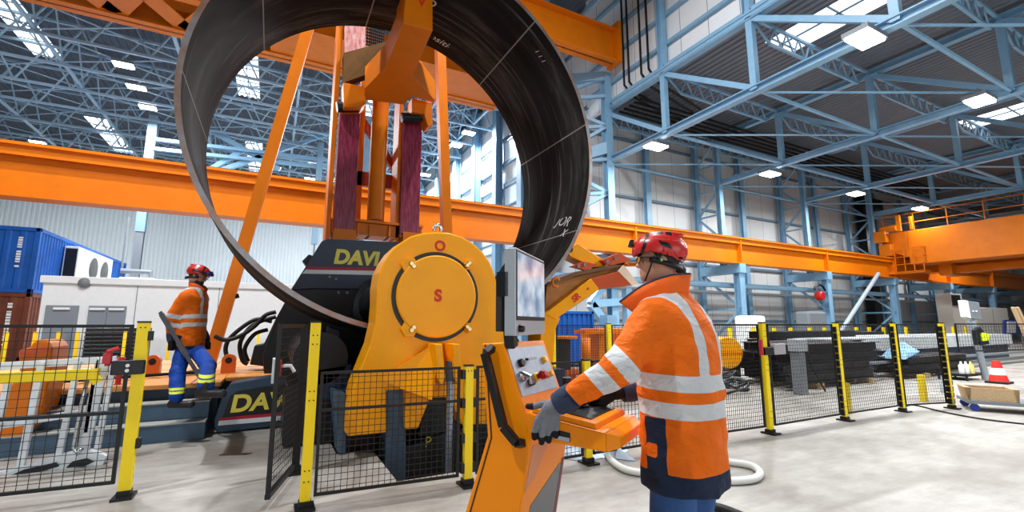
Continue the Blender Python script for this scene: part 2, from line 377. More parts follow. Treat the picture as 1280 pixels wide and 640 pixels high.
# ties and lattice joists along X between trusses
for i in range(len(CX) - 2):
    for j, y in enumerate(ND[:6]):
        g = 'light joists between the low bay trusses'; yl = ['above the back wall', 'first out from the wall', 'second out from the wall', 'third out from the wall', 'fourth out from the wall', 'fifth out from the wall'][j]
        xl = ['first', 'second', 'third', 'fourth', 'fifth'][i]
        x0, x1 = CX[i] + .2, CX[i + 1]
        if y < 0 and i == 0: continue
        t = thing('lattice_joist', 'pale blue joist in the %s low roof bay, %s' % (xl, yl), 'joist', (x0, y, 10), g)
        MB().tube([(x0, y, 8.42), (x1, y, 8.42)], .065, 6).build('tie', M_BL, t)
        b = MB(); b.bar((x0, y, 10.85), (x1, y, 10.85), .09); b.bar((x0 + .8, y, 10.2), (x1 - .8, y, 10.2), .08); n = 8; dx = (x1 - x0 - 1.6) / n
        b.bar((x0, y, 10.8), (x0 + .8, y, 10.2), .06); b.bar((x1, y, 10.8), (x1 - .8, y, 10.2), .06)
        for q in range(n):
            a = x0 + .8 + q * dx; b.bar((a, y, 10.2), (a + dx / 2, y, 10.85), .045); b.bar((a + dx / 2, y, 10.85), (a + dx, y, 10.2), .045)
        b.build('joist_web', M_BL, t)
        if j < 5:
            MB().bar((x0, y, 8.35), (x1, ND[j + 1], 8.35), .05).build('brace_rod', M_BL, t)
# ---- high bay roof trusses along X
def high_truss(y, label):
    t = thing('high_roof_truss', label, 'roof truss', (-16, y, 14.6), 'trusses of the high roof')
    b = MB(); b.bar((-44, y, 14.6), (XS, y, 14.6), .13); b.build('bottom_chord', M_TRS, t)
    b = MB(); b.bar((-44, y, 16.9), (XS, y, 16.9), .13); b.build('top_chord', M_TRS, t)
    b = MB(); n = 24; dx = (XS + 44) / n
    for q in range(n):
        a = -44 + q * dx; b.bar((a, y, 14.6), (a + dx / 2, y, 16.9), .075); b.bar((a + dx / 2, y, 16.9), (a + dx, y, 14.6), .075)
    b.build('web', M_TRS, t); return t
ht = None
names = ['nearest', 'second', 'third', 'fourth', 'fifth', 'sixth', 'seventh', 'eighth', 'ninth', 'tenth']
HY = [21, 24, 27, 30, 33, 36, 39.5, 43, 47, 51.5]
M_TRS = mat('truss_pale_blue', (158, 186, 206), .4)
for k, y in enumerate(HY):
    l = '%s of the blue zigzag trusses crossing under the high roof' % names[k]
    if ht is None: ht = high_truss(y, l)
    else: copy_tree(ht, (0, y - HY[0], 0), l)
for k, x in enumerate([-37, -29, -21, -15.5, -10.5, -5, .5, 4, 8, 11.2]):
    b = MB(); b.bar((x, 10, 14.8), (x, 55.8, 14.8), .13)
    for q in range(len(HY) - 1):
        b.bar((x, HY[q], 14.9), (x, (HY[q] + HY[q + 1]) / 2, 16.9), .065); b.bar((x, (HY[q] + HY[q + 1]) / 2, 16.9), (x, HY[q + 1], 14.9), .065)
    tag(b.build('longitudinal_truss', M_TRS), '%s from the left of the long blue lattice girders running down the high hall' % names[k], 'roof truss', 'long girders under the high roof')
    if k < 9:
        b = MB(); x2 = [-29, -21, -15.5, -10.5, -5, .5, 4, 8, 11.2][k]
        for q in range(len(HY) - 1):
            b.bar((x, HY[q], 14.75), (x2, HY[q + 1], 14.75), .05); b.bar((x2, HY[q], 14.75), (x, HY[q + 1], 14.75), .05)
        tag(b.build('wind_bracing', M_TRS), '%s from the left of the crossed roof bracing bays in the high hall' % names[k], 'bracing', 'crossed bracing under the high roof')
# free columns of the high hall
for (x, y), wd, lw, l in [((-7.8, 36.2), .5, .42, 'hall column standing beyond the runway beam at left, pale above and dark below'), ((2.4, 36), .42, .12, 'slim pale hall column beyond the runway beam behind the ring'), ((4.6, 30), .9, .5, 'broad pale hall column behind the maroon chain guides')]:
    t = thing('hall_column', l, 'column', (x, y, 0), 'free columns of the high hall')
    MB().ibeam((x, y, 7.2), (x, y, 15), wd, wd, .05, up=(0, 1, 0)).build('upper_shaft', mat('pale_blue', (132, 160, 180), .4), t)
    MB().ibeam((x, y, 0), (x, y, 7.2), lw, lw, .05, up=(0, 1, 0)).build('lower_shaft', M_GREY, t)  # pale top over grey foot puts the lamplight up there into colour
t = thing('cross_brace', 'big pale blue cross of beams between the hall columns seen through the ring', 'bracing', (-3, 36, 12))
b = MB()
for a, c in [((190, 174), (440, 204)), ((190, 186), (440, 213))]: b.bar(at(*a, y=36.0), at(*c, y=36.0), .28, .22)
b.build('rails', M_BL, t)
b = MB()
for a, c in [((258, 160), (350, 212)), ((262, 218), (430, 160)), ((258, 215), (305, 187))]: b.bar(at(*a, y=36.3), at(*c, y=36.3), .35, .3)
b.build('diagonals', M_BL, t)

# ---- high-bay lamps (housing, lit lens, and a real light)
M_LAMP = emis('lamp_lens', (255, 252, 245), 28)
def lamp(x, y, z, label, power):
    t = thing('high_bay_lamp', label, 'lamp', (x, y, z), 'high bay lamps')
    MB().box(x - .45, x + .45, y - .28, y + .28, z, z + .12).build('housing', M_GREY, t)
    MB().box(x - .4, x + .4, y - .24, y + .24, z - .06, z - .002).build('lens', M_LAMP, t)
    MB().bar((x, y, z + .12), (x, y, z + .4), .04).build('hanger', M_GREY, t)
    ld = bpy.data.lights.new('lamp_light', 'AREA'); ld.shape = 'RECTANGLE'; ld.size = .6; ld.size_y = .32; ld.energy = power; ld.color = (.95, .98, 1.)
    lo = bpy.data.objects.new('lamp_light', ld); COL.objects.link(lo); lo.location = (x, y, z - .09); lo.parent = t; lo.matrix_parent_inverse = Matrix.Translation(t.location).inverted()
PW = 560
for i, (x, y, l) in enumerate([(12.6, 12.2, 'lit lamp under the truss right of the ring, left of the back wall'), (19.6, 12.2, 'lit lamp on the second truss above the operator'), (26.6, 12.1, 'lit lamp on the third truss'), (33.4, 12.0, 'lit lamp on the fourth truss above the crane end'), (41.6, 12, 'lit lamp above the crane handrail'),
                            (12.1, 4.95, 'brightest lit lamp near the top edge by the roof window'), (18.7, 4.95, 'large lit lamp on the second truss at upper right'), (26.6, 4.95, 'lit lamp over the overhead crane girder'), (12.5, -1.5, 'unseen lamp added above and behind the camera'), (19.5, -1.5, 'unseen lamp added behind the camera to the right')]):
    lamp(x, y, 8.15, l, 120 if x == 33.4 else PW)  # the two behind the camera are unseen, added to light the fronts
for i, (x, y) in enumerate([(-7.6, 28.3), (-7.6, 30.8), (-7.6, 33.5), (11.2, 27.9), (11.2, 30.4), (11.2, 33.2), (11.2, 42), (11.2, 38), (2.2, 40), (2.2, 44), (-16, 44), (-3, 9), (5, 6), (-6, 3)]):
    lamp(x, y, 14.5, ['nearest lit lamp of the row left of the ring', 'middle lit lamp of the row left of the ring', 'farthest lit lamp of the row left of the ring', 'nearest lit lamp by the bright side wall', 'middle lit lamp by the bright side wall', 'third lit lamp by the bright side wall', 'farthest lit lamp by the side wall', 'fourth lit lamp by the side wall',
                     'lit lamp left of the maroon chain guide', 'farther lit lamp left of the maroon chain guide', 'lit lamp far off at the left edge', 'unseen fill lamp added above the plate roller', 'unseen fill lamp added over the fence', 'unseen fill lamp added over the left fence'][i], 1600 if i >= 11 else 1300)  # last three are unseen, added to brighten the floor and machine

#@@CRANES
# ------------------------------------------------------------------ crane runway and upper girder
t = thing('crane_runway_beam', 'long orange crane runway beam crossing the whole hall behind the ring', 'beam', (10, 14, 4.2))
b = MB(); b.box(-44, 60, 13.97, 14.03, 4.26, 5.40); b.box(-44, 60, 13.75, 14.25, 4.2, 4.26); b.box(-44, 60, 13.72, 14.28, 5.38, 5.45); b.box(-44, 60, 13.8, 13.84, 5.16, 5.40); b.build('web_plate', M_OR, t)
MB().box(-44, 60, 13.95, 14.05, 5.45, 5.53).build('crane_rail', M_STEEL, t)
for x in [12.9, 19.4, 26.6, 33.9, 41.5, 49, 56.5]:
    MB().box(x - .03, x + .03, 13.76, 14.24, 4.26, 5.38).build('stiffener', M_OR, t)
b = MB()
for zz, dz in ((12.4, 1.5),):
    for y, x0, x1, l in ((14.0, -16, 12.35, 'upper orange girder ending at the blue corner tower'), (20.1, -30, 9.5, 'rear upper orange girder behind the ring')):
        t = thing('upper_crane_girder', l, 'beam', (x0, y, zz))
        b = MB(); b.box(x0, x1, y - .03, y + .03, zz, zz + dz); b.box(x0, x1, y - .3, y + .3, zz, zz + .06); b.box(x0, x1, y - .3, y + .3, zz + dz - .06, zz + dz)
        b.build('web_plate', M_OR, t)
        if y == 14.0: MB().box(12.2, 12.4, 13.6, 14.4, zz - .05, zz + dz + .3).build('end_plate', M_OR, t)
        else:
            q = MB()
            q.box(-.8, x1, y - 2.3, y, zz + .06, zz + .12)
            for k in range(13):
                a = x0 + k * 2.2
                q.bar((a, y - .25, zz + .1), (a + 1.1, y - 2.2, zz + .1), .7, .05); q.bar((a + 1.1, y - 2.2, zz + .1), (a + 2.2, y - .25, zz + .1), .7, .05)
            q.box(x0, x1, y - 2.45, y - 2.1, zz + .05, zz + .8)
            q.build('walkway_bracing', M_OR, t)
# blue beam in front of the rear girder, cable ladder on clerestory
tag(MB().ibeam((-3, 22.5, 14.2), (9, 22.5, 14.2), .7, .7, .05).build('crossbeam', M_BL), 'broad pale blue crossbeam above the rear orange girder', 'beam')
t = thing('cable_ladder', 'black cables running down the white clerestory wall near the corner', 'cable', (12.5, 13.4, 11))
for k, y in enumerate([13.6, 13.3, 12.6, 12.2]):
    MB().tube([(12.42, y, 17), (12.42, y, 11.3), (12.9, y, 10.9 - .02 * k), (16, y + .6, 10.7)], .05, 6).build('cable', M_RUB, t)
b = MB()
for k in range(5): b.tube([(12.9, 13.2 + .32 * k, 10.6), (40, 13.2 + .32 * k, 10.5)], .07, 6)
tag(b.build('ceiling_cables', M_RUB), 'bundle of black pipes under the low roof along the back wall', 'pipes', None)
# pipes along the back wall
for z, r, m, l in ((3.23, .13, M_BL, 'pale blue pipe running along the back wall'), (2.88, .06, M_GREY, 'thin grey pipe below the blue wall pipe')):
    tag(MB().tube([(9, 14.5, z), (60, 14.5, z)], r, 8).build('wall_pipe', m), l, 'pipe')
t = thing('cable_duct', 'black vertical duct on the back wall behind the crane end', 'duct', (35.5, 16, 0))
MB().box(35.3, 36.2, 15.7, 16.2, 0, 9.8).build('duct', M_BK, t); MB().box(35.3, 38, 15.7, 16.2, 9.4, 10.1).build('elbow', M_BK, t)
tag(MB().tube([at(1098, 342, y=13.2), at(1044, 425, y=12.6)], .1, 8).build('leaning_brace', mat('pale_steel', (150, 162, 172), .4)), 'pale slanting brace tube leaning from the runway beam', 'brace')
t = thing('hose_reel_box', 'small red fire hose box on the blue column right of the operator', 'box', (25.4, 14.2, 2.9))
b = MB(); p = at(1023, 370, y=14.0); b.lathe((p[0], 13.75, p[2]), (0, 1, 0), [(.2, 0), (.24, .05), (.24, .3), (.2, .35)], 20); b.build('drum', mat('fire_red', (176, 24, 22), .4), t)
b = MB(); b.tube([(p[0] + .5 * math.cos(a), 13.9, p[2] + .2 + .4 * math.sin(a)) for a in np.linspace(.2, PI - .2, 10)], .06, 6); b.build('hose', M_RUB, t)

# ------------------------------------------------------------------ overhead crane on the runway
t = thing('overhead_crane', 'orange overhead travelling crane on the runway at the right', 'crane', (35, 8, 5.5))
b = MB(); b.box(33.9, 35.5, -6, 13.0, 4.95, 7.0); b.hexa([(33.9, 13, 5.4), (35.5, 13, 5.4), (35.5, 14.3, 6.0), (33.9, 14.3, 6.0), (33.9, 13, 7.0), (35.5, 13, 7.0), (35.5, 14.3, 7.0), (33.9, 14.3, 7.0)]); b.build('main_girder', M_OR, t, bevel=.03)
MB().box(37.6, 39, -6, 14.2, 4.7, 6.9).build('rear_girder', M_OR, t, bevel=.03)
b = MB(); b.box(33.5, 40, 13.7, 14.35, 5.55, 6.3); b.build('end_carriage', M_OR, t, bevel=.04)
b = MB()
for y in np.arange(-6, 14.5, 1.55): b.bar((33.95, y, 7.0), (33.95, y, 8.05), .035)
for z in (7.5, 8.05): b.bar((33.95, -6, z), (33.95, 14.2, z), .035)
b.build('handrail', M_OR, t)
b = MB()
for y in np.arange(12.2, 14.3, .45): b.bar((33.5, y, 4.5), (33.5, y, 5.9), .045)
for z in (4.5, 4.95, 5.4, 5.9): b.bar((33.5, 12.2, z), (33.5, 14.0, z), .045); b.bar((33.5, 12.2, z), (34.2, 12.2, z), .045)
b.box(33.5, 34.3, 12.2, 14, 4.4, 4.45)
b.build('access_cage', M_OR, t)
b = MB(); b.box(33.2, 33.7, 13.8, 14.4, 6.4, 7.1); b.tube([(33.5, 13.3, 7.2), (33.5, 14.1, 7.2)], .18, 10); b.bar((33.6, 13.2, 7), (33.6, 13.2, 8.0), .2); b.bar((33.6, 12.6, 7), (33.6, 12.6, 7.8), .12)
b.build('drive_unit', M_OR, t)
b = MB()
for k, (z0, z1) in enumerate([(4.45, 4.85)]): b.box(36.2, 36.9, -6, 12.2, z0, z1)
for y in (12.0, 7, 3): b.box(35.6, 37.4, y - .3, y + .3, 4.3, 4.95)
b.build('hoist_beam', M_OR, t)

#@@BACK
# ------------------------------------------------------------------ containers and cabin at the back left
def container(name, x0, x1, y0, y1, z0, m, label, lettering):
    t = thing(name, label, 'container', (x0, y0, z0), 'shipping containers'); h = 2.59
    b = MB()
    corrugate(b, y0 + .15, y1 - .15, z0 + .15, z0 + h - .12, lambda a, z, d: (x1 - .04 - d, a, z), .28, .04)
    corrugate(b, y0 + .15, y1 - .15, z0 + .15, z0 + h - .12, lambda a, z, d: (x0 + .04 + d, a, z), .28, .04)
    corrugate(b, x0 + .15, x1 - .15, z0 + .15, z0 + h - .12, lambda a, z, d: (a, y0 + .05 + d, z), .42, .035)
    b.box(x0 + .1, x1 - .1, y0 + .15, y1 - .15, z0 + h - .08, z0 + h - .03); b.box(x0 + .1, x1 - .1, y1 - .1, y1 - .05, z0 + .1, z0 + h - .1)
    b.build('corrugated_shell', m, t)
    b = MB()
    for x in (x0 + .08, x1 - .08):
        for y in (y0 + .08, y1 - .08): b.box(x - .08, x + .08, y - .08, y + .08, z0, z0 + h)
        for z in (z0 + .08, z0 + h - .07): b.bar((x, y0, z), (x, y1, z), .12, .14)
    for y in (y0 + .07, y1 - .07):
        for z in (z0 + .08, z0 + h - .07): b.bar((x0, y, z), (x1, y, z), .12, .14)
    b.build('corner_frame', m, t)
    b = MB(); z = z0 + (1.0 if lettering else .6); k = 0
    while z < z0 + 2.2:
        hh = random.uniform(.05, .1); wd = .13; b.box(x1 - .62, x1 - .62 + wd, y0 + .03, y0 + .048, z, z + hh); z += hh + (.03 if k % 5 else .12); k += 1
    b.build('stencil_mark', M_WH, t)
    return t
container('shipping_container', -10.85, -8.4, 24.5, 36.7, 2.6, M_CBLUE, 'blue corrugated shipping container stacked on a brown one', 1)
container('shipping_container', -10.85, -8.4, 24.5, 36.7, 0., M_CBRN, 'rust brown shipping container under the blue one', 0)
t = thing('air_conditioner', 'white twin fan air conditioner on the side of the blue container', 'air conditioner', (-8.2, 29, 3.3))
y0, y1 = at(93, 330, x=-8.0)[1], at(138, 330, x=-8.0)[1]
b = MB(); b.box(-8.4, -7.9, y0, y1, 3.25, 4.85); b.build('casing', M_WH, t, bevel=.03)
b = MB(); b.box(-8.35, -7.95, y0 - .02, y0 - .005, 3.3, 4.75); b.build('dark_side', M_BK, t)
for k in (0, 1):
    yy = y0 + (y1 - y0) * (.42 if k == 0 else .75); b = MB(); b.lathe((-7.9, yy, 4.05), (1, 0, 0), [(.55, 0), (.55, .03), (.2, .05), (.1, .06)], 20); b.build('fan_grille', mat('grille', (90, 90, 88), .5), t)
tag(MB().box(-8.3, -6.6, 35, 37, 3.1, 4.2).build('roof_unit', M_WH, bevel=.05), 'white rooftop unit behind the blue container end', 'unit')

t = thing('site_cabin', 'white flat roofed cabin with grey doors behind the left worker', 'cabin', (-2, 20, 0))
b = MB(); b.box(-6.6, 5.5, 20, 23, 0, 2.75); b.build('wall', M_CABIN, t)
b = MB(); b.box(-6.68, 5.6, 19.9, 23.1, 2.72, 2.95); b.build('roof_trim', M_CABIN, t, bevel=.02)
for x in (-4.2, -1.8, .6, 3.0): MB().box(x, x + .02, 19.985, 20.0, 0, 2.72).build('panel_joint', M_GREY, t)
for x0, x1 in ((-6.45, -5.65), (-5.4, -4.93), (-4.91, -4.42)):
    d = MB().box(x0, x1, 19.93, 19.99, 0, 2.0).build('door', M_DOORG, t, bevel=.01)
    MB().box((x0 + x1) / 2 - .2, (x0 + x1) / 2 + .2, 19.86, 19.93, 1.86, 1.93).build('door_closer', M_WH, d)
    MB().bar((x1 - .12, 19.88, 1.0), (x1 - .12, 19.88, 1.2), .03).build('door_handle', M_CHR, d)
p = at(105, 353, y=19.9); b = MB(); b.lathe((p[0], 20, p[2]), (0, -1, 0), [(.16, 0), (.18, .06), (.12, .16)], 16); b.build('wall_light', M_GREY, t, smooth=True)
t = thing('drain_stack', 'thin grey pipe with an elbow beside the dark foot of the hall column', 'pipe', (-8.4, 35.5, 0))
MB().tube([(-8.35, 35.6, 0), (-8.35, 35.6, 8)], .06, 6).build('thin_pipe', M_GREY, t)
MB().tube([(-8.35, 35.5, 4.6), (-6.9, 35.5, 4.6), (-6.8, 35.5, 3.4)], .17, 8).build('outlet', M_GREY, t)
# louvred plant and yellow barrier posts before the cabin
t = thing('louvre_unit', 'dark louvred plant unit in front of the white cabin', 'plant unit', (-2.6, 14, 0))
b = MB(); x0 = at(104, 430, y=14)[0]; x1 = at(170, 430, y=14)[0]; b.box(x0, x1, 14.05, 15.5, 0.0, 1.3); b.build('casing', M_BK, t)
b = MB()
for z in np.arange(.1, 1.25, .09): b.hexa([(x0, 13.98, z), (x1, 13.98, z), (x1, 14.05, z + .03), (x0, 14.05, z + .03), (x0, 13.98, z + .02), (x1, 13.98, z + .02), (x1, 14.05, z + .05), (x0, 14.05, z + .05)])
b.build('louvre', mat('louvre_grey', (62, 66, 72), .5), t)
bp0 = None
bl = ['yellow barrier post at the left edge before the brown container', 'second yellow barrier post from the left edge', 'yellow barrier post by the orange block', 'yellow barrier post right of the orange block', 'yellow barrier post near the lock of the left fence', 'slim yellow post behind the legs of the left worker', 'yellow post beside the black hoses']
for k, (u, y) in enumerate([(8, 12.8), (44, 12.8), (73, 12.8), (97, 12.8), (156, 12.8), (212, 12.8), (323, 12.8)]):
    p = at(u, 420, y=y)
    b = MB(); b.box(-.03, .03, -.02, .02, 0, 1.24); b.box(-.06, .06, -.06, .06, 0, .012)
    if k == 0: bp0 = b.build('barrier_post', M_YE); o = bp0
    else: o = bp0.copy(); COL.objects.link(o)
    o.location = (p[0], y, 0); tag(o, bl[k], 'post', 'yellow barrier posts at the back left')

#@@RING
# ------------------------------------------------------------------ the rolled steel ring
def ring_mat():
    m = bpy.data.materials.new('mill_scale_steel'); m.use_nodes = True; nt = m.node_tree; b = nt.nodes['Principled BSDF']; L = nt.links.new
    tc = nt.nodes.new('ShaderNodeTexCoord'); at_ = nt.nodes.new('ShaderNodeAttribute'); at_.attribute_name = 'unroll'
    mp = nt.nodes.new('ShaderNodeMapping'); mp.inputs['Scale'].default_value = (.5, 1.6, 1); L(at_.outputs['Vector'], mp.inputs[0])
    n = nt.nodes.new('ShaderNodeTexNoise'); n.inputs['Scale'].default_value = 1.2; n.inputs['Detail'].default_value = 8; n.inputs['Roughness'].default_value = .7; L(mp.outputs[0], n.inputs['Vector'])
    r = nt.nodes.new('ShaderNodeValToRGB'); e = r.color_ramp.elements; e[0].position = .35; e[0].color = hexc(16, 15, 16); e[1].position = .72; e[1].color = hexc(84, 81, 80)
    x = e.new(.52); x.color = hexc(30, 28, 28); L(n.outputs[0], r.inputs[0])
    # scale streaks round the ring
    mp2 = nt.nodes.new('ShaderNodeMapping'); mp2.inputs['Scale'].default_value = (.6, 14, 1); L(at_.outputs['Vector'], mp2.inputs[0])
    n2 = nt.nodes.new('ShaderNodeTexNoise'); n2.inputs['Scale'].default_value = 1.; n2.inputs['Detail'].default_value = 5; L(mp2.outputs[0], n2.inputs['Vector'])
    mr = nt.nodes.new('ShaderNodeMapRange'); mr.inputs[1].default_value = .6; mr.inputs[2].default_value = .74; L(n2.outputs[0], mr.inputs[0])
    mx = nt.nodes.new('ShaderNodeMix'); mx.data_type = 'RGBA'; mx.inputs[7].default_value = hexc(104, 101, 100); L(mr.outputs[0], mx.inputs[0]); L(r.outputs[0], mx.inputs[6])
    # weld / plate seams across
    sp = nt.nodes.new('ShaderNodeSeparateXYZ'); L(at_.outputs['Vector'], sp.inputs[0])
    f = nt.nodes.new('ShaderNodeMath'); f.operation = 'FRACT'; L(sp.outputs[0], f.inputs[0])
    lt = nt.nodes.new('ShaderNodeMath'); lt.operation = 'LESS_THAN'; lt.inputs[1].default_value = .012; L(f.outputs[0], lt.inputs[0])
    m2 = nt.nodes.new('ShaderNodeMix'); m2.data_type = 'RGBA'; m2.inputs[7].default_value = hexc(140, 136, 134); L(lt.outputs[0], m2.inputs[0]); L(mx.outputs[2], m2.inputs[6])
    L(m2.outputs[2], b.inputs['Base Color']); b.inputs['Roughness'].default_value = .75; b.inputs['Metallic'].default_value = 0; b.inputs['Specular IOR Level'].default_value = .12
    bp = nt.nodes.new('ShaderNodeBump'); bp.inputs['Strength'].default_value = .15; bp.inputs['Distance'].default_value = .02; L(n2.outputs[0], bp.inputs['Height']); L(bp.outputs[0], b.inputs['Normal'])
    return m
RX, RZ, RR, RTK, RY0, RY1 = 1.68, 4.05, 2.78, .06, 5.7, 7.9
N = 128; b = MB(); cols = []
prof = [(RR - RTK, RY0), (RR, RY0), (RR, RY1), (RR - RTK, RY1)]
vs = []; un = []
for k in range(N):
    a = 2 * PI * k / N
    for r, y in prof: vs.append((RX + r * math.sin(a), y, RZ + r * math.cos(a)))
fs = []; mi = []
for k in range(N):
    k2 = (k + 1) % N
    for j in range(4):
        j2 = (j + 1) % 4
        fs.append((k * 4 + j, k2 * 4 + j, k2 * 4 + j2, k * 4 + j2)); mi.append(1 if j in (0, 2) else 0)
b.v = vs; b.f = fs; b.m = mi
M_RIM = mat('cut_edge_steel', (150, 148, 150), .35, .6, var=.4, vscale=4, rgb2=(150, 110, 88))
ring = b.build('rolled_steel_ring', [ring_mat(), M_RIM], smooth=True, auto=40)
tag(ring, 'huge rolled dark steel ring standing upright in the plate roller', 'steel ring')
ua = ring.data.attributes.new('unroll', 'FLOAT_VECTOR', 'CORNER')
vals = np.zeros((len(ring.data.loops), 3), np.float32)
for p in ring.data.polygons:
    k = p.index // 4
    for li in p.loop_indices:
        vi = ring.data.loops[li].vertex_index; kk = vi // 4
        if k == N - 1 and kk == 0: kk = N
        vals[li] = (kk / N * 9.3, prof[vi % 4][1], 0)
ua.data.foreach_set('vector', vals.ravel())
# chalk marks on the ring's inner face
def chalk(s, size, ang, y, rot=0.):
    a = math.radians(ang); r = RR - RTK - .004
    cu = bpy.data.curves.new('chalk_writing', 'FONT'); cu.body = s; cu.size = size; cu.extrude = .001; cu.align_x = 'CENTER'; cu.shear = .3; cu.materials.append(mat('chalk', (215, 215, 215), .9))
    o = meshed(cu, 'chalk_writing')
    c = Vector((RX + r * math.sin(a), y, RZ + r * math.cos(a))); nrm = Vector((-math.sin(a), 0, -math.cos(a))); tx = Vector((math.cos(a), 0, -math.sin(a))) ; ty = nrm.cross(tx)
    M = Matrix((tx, ty, nrm)).transposed().to_4x4() @ Matrix.Rotation(rot, 4, 'Z')
    o.matrix_world = Matrix.Translation(c) @ M; o.parent = ring
chalk('Position', .22, 17, 7.66, 0)
chalk('O', .28, 6, 6.9, 0)
chalk('JOR', .26, 112, 6.25, 1.3)
chalk('x', .3, 117, 6.1, 1.3)
chalk('1 1 1', .12, 48, 6.1, 0)
chalk('| | |', .14, 312, 6.0, .3)

#@@MACHINE
# ------------------------------------------------------------------ plate rolling machine
mach = thing('plate_rolling_machine', 'big orange and navy plate rolling machine under the steel ring', 'machine', (1.7, 6.5, 0))
YF = 5.2
hp = [(434, 546), (436, 508), (442, 482), (453, 455), (463, 430), (469, 404), (471, 380), (471, 360), (474, 341), (481, 326), (490, 313), (501, 303), (514, 295), (530, 291), (546, 290), (562, 291), (578, 296), (592, 304), (604, 315), (613, 328), (619, 343), (622, 360), (624, 385), (628, 410), (637, 438), (650, 465), (660, 490), (664, 530), (577, 531), (562, 497), (538, 497), (523, 536), (507, 537), (506, 487), (483, 488), (483, 541)]
b = MB(); b.prism(poly(hp, y=YF), (0, .42, 0)); hs = b.build('roll_housing', M_MO, mach, bevel=.02)
# slots closed behind by navy plates
b = MB(); b.prism(poly([(483, 487), (507, 487), (507, 640), (480, 640)], y=YF + .1), (0, .2, 0)); b.build('guide_plate', M_SLATE, mach)
b = MB(); b.prism(poly([(416, 488), (433, 492), (433, 572), (422, 566)], y=YF + .25), (0, .3, 0)); b.build('guide_plate', M_SLATE, mach, bevel=.02)
b = MB(); b.prism(poly([(506, 560), (560, 540), (600, 530), (640, 525), (660, 640), (500, 640)], y=YF + .12), (0, .2, 0)); b.build('base_plate', M_BK, mach)
b = MB(); b.prism(poly([(523, 545), (538, 490), (562, 490), (580, 545)], y=YF + .2), (0, .1, 0)); b.build('recess_plate', M_BK, mach)
p = at(535, 553, y=YF + .1); text('P', .16, p, PI / 2, 0, mat('faded_yellow', (170, 160, 40), .5), 'lettering', mach)
# cover disc with black gap and red letters
cc = at(545.5, 370.5, y=YF); rr = at(595, 370, y=YF)[0] - cc[0]
b = MB(); b.lathe((cc[0], YF + .0, cc[2]), (0, -1, 0), [(rr + .022, -.01), (rr + .022, .012), (rr - .02, .012)], 64); b.build('seal_ring', M_BK, mach, smooth=True, auto=30)
b = MB(); b.lathe((cc[0], YF, cc[2]), (0, -1, 0), [(rr - .025, 0), (rr - .025, .05), (rr - .04, .06)], 64); cov = b.build('roll_cover', M_MO, mach, smooth=True, auto=30)
text('S', .19, (cc[0], YF - .062, cc[2]), PI / 2, 0, M_RED, 'lettering', cov, bold=.008)
p = at(550, 308, y=YF); text('O', .17, (p[0], YF - .003, p[2]), PI / 2, 0, M_RED, 'lettering', hs, bold=.006)
for u, v, du in ((514, 332, -1), (583, 331, 1), (514, 411, -1), (583, 410, 1)):
    p = at(u, v, y=YF); q = cc - p; q /= np.linalg.norm(q)
    cl = MB().prism([p + np.array([(.1 if du < 0 else .07) * math.cos(a) + .03 * du, 0, (.1 if du < 0 else .07) * math.sin(a)]) for a in np.linspace(0, 2 * PI, 7)[:-1]], (0, -.05, 0)).build('clamp', M_MO, mach, bevel=.004)
    b = MB(); b.tube([p + np.array([0, -.03, 0]) - q * .05, p + np.array([0, -.05, 0]) + q * .03], .02, 8)
    for k in range(2): b.lathe(p + q * (k * .04 - .02) + np.array([0, -.03, 0]), (0, -1, 0), [(.03, 0), (.03, .04), (.022, .05)], 10)
    b.build('hinge_bolt', M_BRASS, cl, smooth=True, auto=40)
p = at(547, 289, y=YF + .2); b = MB(); b.tube([p + np.array([.045 * math.cos(a), 0, .07 * math.sin(a) + .01]) for a in np.linspace(-.3, PI + .3, 12)], .022, 8); b.build('lifting_eye', M_CHR, mach, smooth=True)
# clevis bracket and cylinder
v0 = poly([(478, 472), (543, 430), (553, 430), (556, 470), (552, 492), (537, 497)], y=YF)
b = MB(); b.hexa([at(476, 474, y=YF), at(537, 500, y=YF), at(540, 500, y=YF - .3), at(500, 485, y=YF - .05), at(543, 428, y=YF), at(553, 428, y=YF), at(549, 436, y=YF - .3), at(540, 432, y=YF - .1)]); b.build('clevis_bracket', M_MO, mach)
for u in (548, 570):
    q = poly([(u - 4, 430), (u + 5, 430), (u + 9, 472), (u + 4, 482), (u - 1, 474)], y=YF - .32)
    b = MB(); b.prism(q, (0, .32, 0)); b.build('clevis_cheek', M_MO, mach, bevel=.01)
p = at(563, 456, y=YF - .2); q = at(560, 600, y=YF - .2)
b = MB(); b.tube([p, q], .04, 14); b.build('cylinder_rod', mat('rod_silver', (150, 160, 178), .25, .8), mach, smooth=True, auto=40)
b = MB(); b.tube([p + np.array([0, 0, .04]), p - np.array([0, 0, .18])], .055, 14); b.build('rod_gland', M_SLATE, mach, smooth=True, auto=40)
